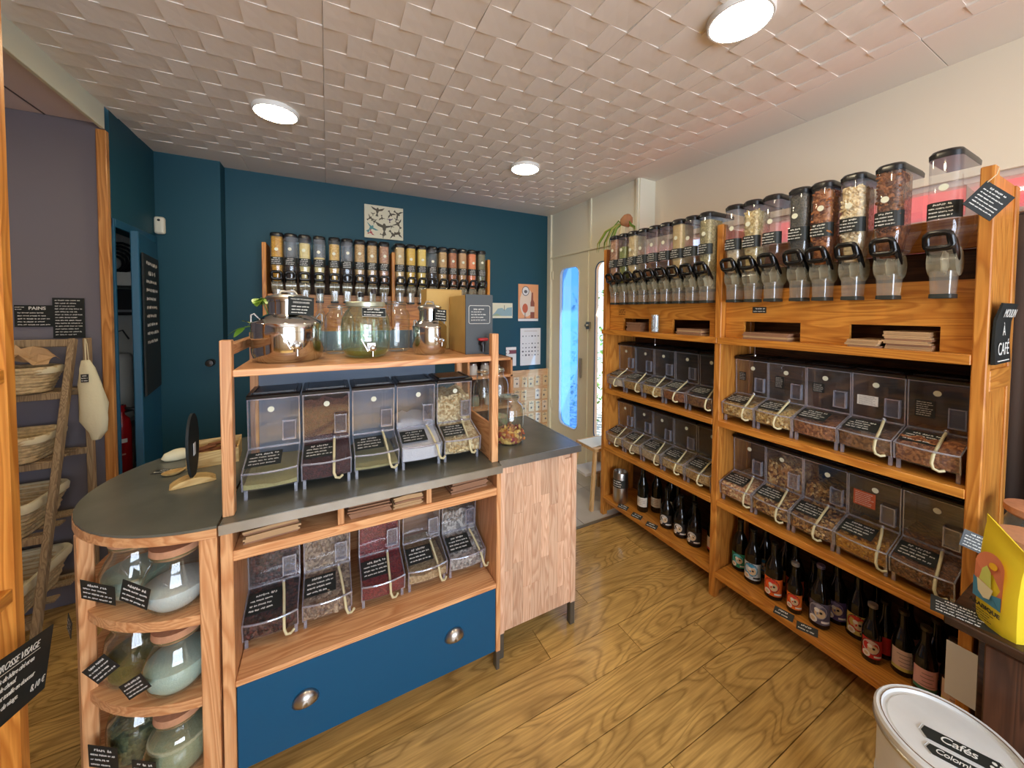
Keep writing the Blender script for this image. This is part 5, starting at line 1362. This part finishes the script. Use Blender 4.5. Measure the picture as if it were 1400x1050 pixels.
# ================================================================ on the blue wall
YW = 3.398
pc = thing('bird_picture', 'square canvas print of flying birds on the blue wall', 'picture', (.445, YW, 2.322), 0)
bx('canvas', mat('canvas_cream', (222,216,190), .7), (-.161, .161, -.022, 0, -.142, .142), pc, .002)
r_ = random.Random(12); BK = mat('bird_dark', (86,80,66), .7); BK2 = mat('bird_teal', (84,140,144), .7); BKR = mat('bird_rose', (176,70,74), .7); BKP = mat('bird_plum', (84,66,92), .7)
def bird(s, m):
    b = MB(); n = 10
    b.add([(.22*s*math.cos(2*PI*i/n), 0, .5*s*math.sin(2*PI*i/n)) for i in range(n)], [tuple(range(n))])
    for q in (-1, 1): b.add([(q*.1*s,-.0002,.2*s),(q*1.1*s,-.0002,.55*s+r_.uniform(-.3,.3)*s),(q*.75*s,-.0002,.12*s),(q*.1*s,-.0002,-.12*s)], [(0,1,2,3)])
    b.add([(-.05*s,-.0001,-.4*s),(.05*s,-.0001,-.4*s),(.25*s,-.0001,-.95*s),(-.25*s,-.0001,-.95*s)], [(0,1,2,3)])
    return b
for (x, z, s, a, m) in ((-.06,.105,.055,.1,BK),(.0,-.045,.075,.0,BK),(-.115,-.06,.055,.7,BK2),(-.12,-.105,.03,1.2,BKR),(.06,.085,.04,2.6,BK),(.125,.095,.045,2.2,BK),(.125,-.0,.05,-.6,BK),(-.125,.03,.035,.9,BK),(-.02,.04,.03,3.0,BK),(.05,.03,.028,0,BKP),(.11,.04,.025,.4,BK),(.08,-.105,.05,2.4,BK),(.13,-.085,.04,1.5,BK),(-.09,.0,.028,2.0,BK),(-.10,.07,.018,0,BK),(.07,-.03,.02,.5,BK),(-.01,-.12,.03,1.9,BK)):
    o = bird(s*.95, m).obj('bird_print', m, pc); o.location = (x*.92, -.0232, z*.92); o.rotation_euler = (0, a, 0)
bp = thing('beer_poster', 'orange poster of a beer bottle and glass on the blue wall', 'poster', (1.912, YW, 1.647), 0)
bx('sheet', mat('poster_orange', (236,166,112), .6), (-.123, .123, -.003, 0, -.198, .198), bp, 0)
PW_ = mat('poster_pale', (240,216,188), .6); PDK = mat('poster_brown', (150,84,60), .6); PGR = mat('poster_grey', (110,104,100), .6); PRD = mat('poster_red', (206,104,66), .6)
def flat(poly, m, nm, parent, y): 
    return MB().add([(x, y, z) for x, z in poly], [tuple(range(len(poly)))]).obj(nm, m, parent)
circ = lambda cx, cz, rx, rz, n=18: [(cx+rx*math.cos(2*PI*i/n), cz+rz*math.sin(2*PI*i/n)) for i in range(n)]
flat(circ(-.02,.0,.085,.15), PW_, 'print', bp, -.0034)
flat(circ(-.035,.125,.045,.052), PGR, 'print', bp, -.0038); flat(circ(-.035,.125,.038,.044), PAPER, 'print', bp, -.0042); flat(circ(-.035,.118,.02,.018), PGR, 'print', bp, -.0046)
flat([(.025,-.165),(.075,-.165),(.075,.0),(.060,.03),(.055,.11),(.038,.11),(.034,.03),(.025,.0)], PDK, 'print', bp, -.0038)
flat([(.025,-.10),(.075,-.10),(.075,-.04),(.025,-.04)], PW_, 'print', bp, -.0042)
flat(circ(-.04,-.06,.034,.05), PRD, 'print', bp, -.0038); flat([(-.044,-.105),(-.036,-.105),(-.036,-.16),(-.015,-.168),(-.065,-.168),(-.044,-.16)], PGR, 'print', bp, -.0038)
flat([(-.123,-.198),(.123,-.198),(.123,-.172),(-.123,-.172)], PAPER, 'print', bp, -.0038); flat([(-.12,-.170),(.12,-.170),(.12,-.166),(-.12,-.166)], PDK, 'print', bp, -.0042)
ca = thing('calendar_sheet', 'white sheet with rows of small drawings on the blue wall', 'sheet', (1.943, YW, 1.172), 0)
bx('sheet', PAPER, (-.125, .125, -.003, 0, -.200, .200), ca, 0)
r_ = random.Random(8)
for j, z in enumerate((.115, .035, -.01, -.05, -.09)):
    for i in range(6):
        s = r_.uniform(.006,.013); flat(circ(-.095+.038*i, z, s, s*r_.uniform(.5,1.1), 7), PGR, 'drawing', ca, -.0036)
flat([(-.08,.165),(.08,.165),(.08,.172),(-.08,.172)], mat('pale_print', (206,190,170), .6), 'heading', ca, -.0036)
lc = thing('landscape_card', 'small pale card with a hill landscape on the blue wall', 'card', (1.600, YW, 1.560), 0)
bx('sheet', mat('card_cream', (230,226,196), .6), (-.121, .121, -.003, 0, -.078, .078), lc, 0)
flat([(-.115,-.05),(-.08,-.02),(-.05,.02),(0,.028),(.03,.005),(.06,.03),(.115,.035),(.115,-.055),(-.115,-.055)], mat('card_blue', (150,178,182), .6), 'print', lc, -.0036)
flat([(.022,.0),(.028,.0),(.028,.055),(.022,.055)], PGR, 'print', lc, -.0038); flat([(-.115,-.055),(-.06,-.03),(-.01,-.055)], mat('card_green', (160,180,140), .6), 'print', lc, -.0039)
sc2 = thing('small_card', 'narrow white card with maroon band beside the small shelf', 'card', (1.708, YW, 1.075), 0)
bx('sheet', PAPER, (-.060, .060, -.003, 0, -.100, .100), sc2, 0); flat([(-.06,.03),(.06,.03),(.06,.07),(-.06,.07)], mat('maroon_band', (130,70,76), .6), 'band', sc2, -.0036); flat(circ(-.04,.05,.02,.02), PAPER, 'emblem', sc2, -.004)
# seed packets on their board
sd = thing('seed_board', 'pale wooden board leaning on the blue wall, covered in seed packets', 'board', (1.935, 3.385, .0005), 0)
bx('panel', wood('board_wood', (232,190,142), (212,164,114), 'x', 1.0, .5, .3, .05), (-.225, .215, -.020, 0, 0, .925), sd, .002)
bx('ledge', W_COUNT_X, (-.225, .215, -.035, -.02, 0, .03), sd, .002)
r_ = random.Random(21); SEED = [mat('seed_a', (232,206,160), .7), mat('seed_b', (238,216,184), .7), mat('seed_c', (224,194,146), .7)]
for j in range(6):
    for i in range(5):
        if (j, i) in ((1, 2), (2, 0)): continue
        t = thing('seed_packet', f'small kraft seed packet in the {ORD[j]} row down the pale wooden board', 'seed packet', (1.757+.088*i+r_.uniform(-.006,.006), 3.364, .800-.136*j+r_.uniform(-.01,.01)), 0, 'seed packets on the pale board')
        t.rotation_euler = (0, r_.uniform(-.06,.06), 0)
        bx('packet', SEED[r_.randint(0,2)], (-.033, .033, -.006, 0, -.055, .055), t, .001)
        flat(circ(r_.uniform(-.01,.01), -.015, .010, .012, 8), PGR, 'drawing', t, -.0066)
        flat([(-.02,.03),(.02,.03),(.02,.036),(-.02,.036)], PGR, 'title', t, -.0066)
        MB().lathe([(0,0),(.004,0),(.004,.003),(0,.004)], 8).xf(Matrix.Translation((0,-.006,.046)) @ Matrix.Rotation(PI/2,4,'X')).obj('pin', PGR, t)
# ================================================================ around the door
stl = thing('step_stool', 'small wooden step stool beside the end of the shelf unit', 'stool', (1.985, 2.30, 0), 0)
W_ST = wood('stool_wood', (222,184,130), (192,148,92), 'z', 1.2, .5, .4, .08)
bx('seat', W_ST, (-.15, .10, -.12, .13, .452, .478), stl, .003)
bx('cloth', mat('stool_white', (226,226,220), .7), (-.152, .08, -.08, .10, .4785, .484), stl, .002)
bx('step', mat('stool_step', (206,200,190), .5), (-.16, .11, -.02, .16, .225, .245), stl, .002)
for x, dx in ((-.135, -.045), (.085, .05)):
    for y, dy in ((-.10, -.02), (.11, .06)):
        MB().bar((x, y, .452), (x+dx, y+dy, 0), .026, .026, (0,1,0)).obj('leg', W_ST, stl, bevel=.002)
hp_ = thing('hanging_plant', 'strappy plant in a cloth-wrapped brown pot on the dispensers by the door', 'plant', (2.03, 2.108, 2.002), 0)
MB().lathe([(0,0),(.036,0),(.042,.03),(.044,.12),(.038,.18),(.028,.215)], 20).obj('wrap', LINEN, hp_, smooth=60)
MB().lathe([(.018,0),(.042,.02),(.048,.05),(.034,.085),(.012,.10),(0,.102)], 20).xf(Matrix.Translation((.0,.0,.205)) @ Matrix.Rotation(.5,4,'X')).obj('bulb', mat('terracotta', (176,124,86), .7, 0, .3, .3, 60), hp_, smooth=60)
r_ = random.Random(31)
for i in range(11):
    a = r_.uniform(.6, 2.6) if i < 8 else r_.uniform(-1.6, -.6); L_ = r_.uniform(.12, .34) if i < 8 else r_.uniform(.10,.16)
    dx, dy = -abs(math.cos(a))*.35, math.sin(a)
    e_ = 0 if i < 8 else .09
    pts = [(0,0,.20),(dx*L_*.3,dy*L_*.3,.235+r_.uniform(-.01,.03)),(dx*L_*.7,dy*L_*.7,.20),(dx*L_,dy*L_,.14-L_*.1+e_*.6),(dx*L_*1.03,dy*L_*1.03,.08-L_*.15+e_)]
    MB().tube(pts, .006, 6, rs=[.004,.007,.008,.006,.001], flat=.35).obj('leaf', LEAF if i % 2 else mat('leaf_dry', (150,150,70), .5), hp_, smooth=60)
hg = MB(); r_ = random.Random(5)
for i in range(2200):
    p = (3.4+r_.uniform(0,.7), 2.0+r_.uniform(0,6.5), r_.uniform(-.05,1.9)); 
    l = leaf(.09, .055, .2, 2).xf(Matrix.Translation(p) @ Matrix.Rotation(r_.uniform(0,6.3),4,'Z') @ Matrix.Rotation(r_.uniform(-1,1),4,'Y')); hg.merge(l)
hgo = hg.obj('hedge', LEAF, None); tag(hgo, 'green hedge outside beyond the glazed door', 'hedge', None, 'stuff')
hg = MB()
for i in range(1200):
    p = (4.0+r_.uniform(0,.7), -3.5+r_.uniform(0,5.2), r_.uniform(-.05,1.9))
    hg.merge(leaf(.09, .055, .2, 2).xf(Matrix.Translation(p) @ Matrix.Rotation(r_.uniform(0,6.3),4,'Z') @ Matrix.Rotation(r_.uniform(-1,1),4,'Y')))
tag(hg.obj('hedge', LEAF, None), 'green hedge outside beyond the long window', 'hedge', None, 'stuff')
aw = thing('awning', 'pink awning outside above the long window', 'awning', (0,0,0))  # awning added to turn the window's top strip pink and keep sun out
PINK = mat('added_awning_pink', (244,170,176), .8)
MB().prism([(2.50,2.42),(3.30,2.16),(3.30,2.15),(2.50,2.405)], 'y', -1.3, 2.05).obj('canopy', PINK, aw)
MB().prism([(3.295,1.90),(3.305,1.90),(3.305,2.16),(3.295,2.16)], 'y', -1.3, 2.05).obj('valance', PINK, aw)
for y in (-1.25, 2.0): MB().bar((2.44, y, 2.3), (3.30, y, 2.14), .02).obj('arm', mat('added_awning_arm', (200,200,200), .4, .6), aw)
# ================================================================ at the near end of the shelf unit
top_label('chalk_tag', 'small black chalk tag on the slotted board between two paper slots', 'tag', (1.8855, 1.026, 1.566), (0,0,-PI/2), .064, .030, 2, 95)
top_label('ink_notice', 'small dark printed notice on the slotted board beside the door end', 'notice', (1.8855, 1.965, 1.552), (0,0,-PI/2), .075, .05, 3, 96, None, W_SHELF_Y, mat('ink_dark', (40,30,24), .6))
gt = thing('glass_tumbler', 'clear glass cylinder of tubes on the top board', 'glass', (1.859, 1.640, 1.4205), 0)
MB().lathe([(0,.002),(.024,0),(.025,.004),(.025,.115),(.0235,.115),(.0235,.008),(0,.008)], 24).obj('glass', GLASS, gt, smooth=50)
for i in range(5): MB().tube([(.012*math.cos(i*1.26),.012*math.sin(i*1.26),.009),(.013*math.cos(i*1.26+.3),.013*math.sin(i*1.26+.3),.11)], .006, 8).obj('tube', clear('tube_clear', (.9,.9,.95), .05, .2, .7, .1), gt, smooth=50)
o = tag(share('hanging_card', card_mesh(.088, .088, BLACKBOARD, .0015)), 'black square chalk card hanging cornerwise from the shelf upright', 'card'); o.location = (1.800, .322, 1.900); o.rotation_euler = (0, .70, -.75)
share('handwriting', scribble(.078, .072, 7, 97), o, (0,-.0012,0)); MB().tube([(-.040,.0,.040),(-.036,.005,.075),(-.044,.008,.095)], .0012, 5).obj('string', LINEN, o)
o = thing('curved_sign', 'black curved sign reading MOULIN À CAFÉ on the shelf end', 'sign', (1.955, .3145, 1.490), 0)
prf = [(-.100,0),(-.098,-.010),(-.03,-.006),(.04,-.008),(.096,-.020),(.098,-.016),(.045,-.002),(-.03,0)]
MB().prism([(p[1]-.001, p[0]) for p in prf], 'x', -.095, .095).obj('panel', BLACKBOARD, o, smooth=30)
put_text('MOULIN', o, (0, -.0205, .064), .038, rot=(PI/2+.20,0,0)); put_text('À', o, (0, -.0100, .008), .048); put_text('CAFÉ', o, (0, -.0105, -.052), .058)
MB().box(-.07, .07, -.0118, -.0105, -.090, -.087).obj('underline', CHALK, o)
wp = tag(bx('white_paper', PAPER, (1.8375, 1.8395, .300, .372, .272, .455), None, 0), 'white paper sheet hanging at the shelf end beside the slim bottles', 'paper')
# dark cabinet
dc = thing('dark_cabinet', 'dark stained wooden cabinet at the end of the shelf unit', 'cabinet', (0,0,0))
bx('top', W_DARK, (1.505, 2.30, -.60, .312, .695, .72), dc, .003)
bx('body', W_DARK, (1.575, 2.29, -.58, .262, .05, .695), dc, .002)
for y0 in (-.56, -.13): bx('side_panel', wood('dark_wood_z', (92,60,42), (62,40,28), 'z', 1.0, .4, .5, .1), (1.565, 1.576, y0, y0+.38, .10, .66), dc, .003)
for y0 in (-.57, .205): bx('foot', W_DARK, (1.58, 1.63, y0, y0+.05, 0, .05), dc, .002)
jr = [('large jar with cork lid on the dark cabinet beside the coffee bag', (1.955, .215, .7205), .205),('smaller jar with cork lid on the dark cabinet behind the coffee bag', (1.80, .205, .7205), .165)]
for lb, lc_, h in jr:
    t = thing('storage_jar', lb, 'jar', lc_, 0, 'jars on the dark cabinet')
    MB().lathe([(0,.002),(.066,0),(.072,.006),(.072,h-.03),(.066,h-.016),(.066,h)], 32).obj('glass', JARG, t, smooth=50)
    MB().lathe([(0,.006),(.066,.006),(.067,h*.55),(0,h*.56)], 28).obj('contents', grains('coffee_beans', [(52,32,22),(70,44,28),(40,24,16)], 90), t, smooth=50)
    MB().lathe([(0,h-.008),(.064,h-.008),(.074,h+.001),(.074,h+.020),(0,h+.021)], 32).obj('cork_lid', CORK, t, smooth=40)
YEL = mat('bag_yellow', (222,196,40), .45, 0, .4, .2, 30)
cf = thing('coffee_bag', 'yellow coffee bag with a cup picture on the dark cabinet', 'coffee bag', (1.568, .224, .7205), 0)
cf.rotation_euler = (0, 0, -2.214)
secs = []
for z, hx_, hy_ in ((0,.046,.026),(.03,.047,.030),(.12,.046,.028),(.20,.046,.018),(.245,.046,.008),(.262,.046,.0022),(.285,.046,.0016)):
    secs.append(([(hx_*sx, hy_*sy*(1 if abs(sx) < .99 else .55)) for sx, sy in ((-1,-1),(-.6,-1),(0,-1.12),(.6,-1),(1,-1),(1,1),(.6,1),(0,1.12),(-.6,1),(-1,1))], z))
pch = loft(secs)
pch.v = [(x, y, z*(1-.20*max(0, min(1, (z-.05)/.2))*(x+.046)/.092)) for x, y, z in pch.v]
pch.obj('pouch', YEL, cf, smooth=50)
arch = [(-.026,.07),(.020,.07),(.020,.145)]+[(-.003+.023*math.cos(t), .145+.028*math.sin(t)) for t in [PI*k/10 for k in range(1,10)]]+[(-.026,.145)]
fy = -.0375
def onbag(poly, m, nm, dy=0):
    poly = [((x+.003)*1.45-.006, (z-.12)*1.30+.128) for x, z in poly]
    # follow the front of the pouch
    return MB().add([(x, -(.032*(1-.12*abs(x)/.046)+dy)-.0026 if z < .12 else -(.032-.0125*max(0,(z-.12)/.08)+dy)-.0026, z) for x, z in poly], [tuple(range(len(poly)))]).obj(nm, m, cf)
onbag(arch, mat('bag_coral', (222,134,96), .5), 'print'); onbag([(-.026,.07),(.020,.07),(.020,.098),(.006,.093),(-.01,.104),(-.026,.112)], mat('bag_blue', (70,140,176), .5), 'print', .0008)
onbag([(-.016,.086),(-.006,.078),(.004,.082),(.009,.104),(-.019,.112)], mat('bag_cream', (232,226,190), .5), 'print', .0016); onbag([(-.015,.112),(.006,.106),(.002,.136),(-.006,.146),(-.012,.136)], mat('bag_lime', (206,214,110), .5), 'print', .0016); onbag(circ(.003,.150,.007,.007,10), mat('bag_sun', (240,186,40), .5), 'print', .0016)
put_text('ARABIQUE', cf, (-.006, -.0365, .050), .0150, mat('bag_ink', (40,36,20), .6), bold=.0005)
share('fine_print', scribble(.06, .026, 4, 98, mat('bag_ink'), False), cf, (-.006, -.0365, .028))
top_label('price_card', 'black chalk price card lying at the dark cabinet edge', 'price card', (1.545, .285, .7235), (-PI/2+.12, 0, -1.35), .12, .07, 5, 99, 'price cards on the dark cabinet')
top_label('price_card', 'black chalk card leaning against the coffee bag', 'price card', (1.70, .292, .872), (-.25, .35, -.9), .075, .05, 5, 100, 'price cards on the dark cabinet')
top_label('price_card', 'small black chalk card low behind the coffee bag', 'price card', (1.74, .270, .785), (-.15, .1, -1.0), .07, .05, 3, 101, 'price cards on the dark cabinet')
# coffee drum
dm = thing('coffee_drum', 'chipped white metal drum with coffee labels on its lid', 'drum', (1.357, .261, 0), 0)
ENA = mat('white_enamel', (214,216,216), .35, 0, .5, .1, 20, .08, 9)
MB().lathe([(0,.01),(.118,.0),(.126,.006),(.128,.30),(.130,.302),(.130,.312),(.128,.314),(.128,.468)], 48).obj('body', ENA, dm, smooth=30)
ldm = MB().lathe([(.130,.462),(.135,.470),(.136,.494),(.131,.500),(.124,.499),(.119,.491),(.112,.490),(.109,.493),(0,.494)], 48).obj('lid', ENA, dm, smooth=30)
MB().lathe([(.1345,.466),(.1375,.470),(.1375,.476),(.1345,.479)], 48).obj('rim_band', STEELB, dm, smooth=40)
MB().tube([(.1225*math.cos(t), .1225*math.sin(t), .4995) for t in [2*PI*k/48 for k in range(48)]], .0012, 5, True).obj('rust_ring', mat('rust', (120,96,74), .7, 0, .3, 0, 0, .5, 60), ldm)
MB().tube([(-.128,-.03,.40),(-.142,-.03,.39),(-.146,-.02,.33),(-.142,.0,.28),(-.128,.0,.27)], .005, 8).obj('handle', BLACKPL, dm, smooth=50)
def plaque(nm, x, y, rz, wd, ht, txt, sz):
    pts = [(-wd/2+.008,-ht/2),(wd/2-.008,-ht/2),(wd/2-.004,-ht/4),(wd/2,0),(wd/2-.004,ht/4),(wd/2-.008,ht/2),(-wd/2+.008,ht/2),(-wd/2+.004,ht/4),(-wd/2,0),(-wd/2+.004,-ht/4)]
    o = MB().prism(pts, 'z', 0, .0012).obj(nm, LABELBLK, dm); o.location = (x, y, .4945); o.rotation_euler = (0,0,rz)
    put_text(txt, o, (-.008, .002, .0016), sz, rot=(0,0,0), shear=.35, space=.9)
    MB().tube([(p[0]*1.06, p[1]*1.12, .0006) for p in pts], .0008, 4, True).obj('border', mat('border_silver', (200,200,198), .4), o)
    return o
RZP = -1.19
p1 = plaque('plaque', -.005, -.020, RZP, .135, .036, 'Cafés', .030)
for q in ((.050,.006),(.056,-.006),(.044,-.008),(.061,.004)): MB().lathe([(0,0),(.0042,0),(.0042,.0006),(0,.0006)], 10).obj('bean_print', CHALK, p1).location = (q[0], q[1], .0013)
plaque('plaque', -.050, -.030, RZP, .115, .028, 'Colombie', .020)
# brown curtain beside the long window
cu = thing('curtain', 'dark brown curtain beside the window at the shelf end', 'curtain', (2.285, .12, .74), 0)
vs = []; fs = []; n = 36
for i in range(n+1):
    y = .215-.62*i/n; x = .012*math.sin(i*1.1)
    vs += [(x, y, 0), (x*.8, y, 1.19)]
for i in range(n): fs.append((2*i, 2*i+2, 2*i+3, 2*i+1))
o = MB().add(vs, fs).obj('cloth', mat('curtain_brown', (92,74,62), .85), cu, smooth=60); o.modifiers.new('solid','SOLIDIFY').thickness = .003
MB().tube([(0,.22,1.195),(0,-.45,1.195)], .008, 10).obj('rod', STEELB, cu, smooth=40)
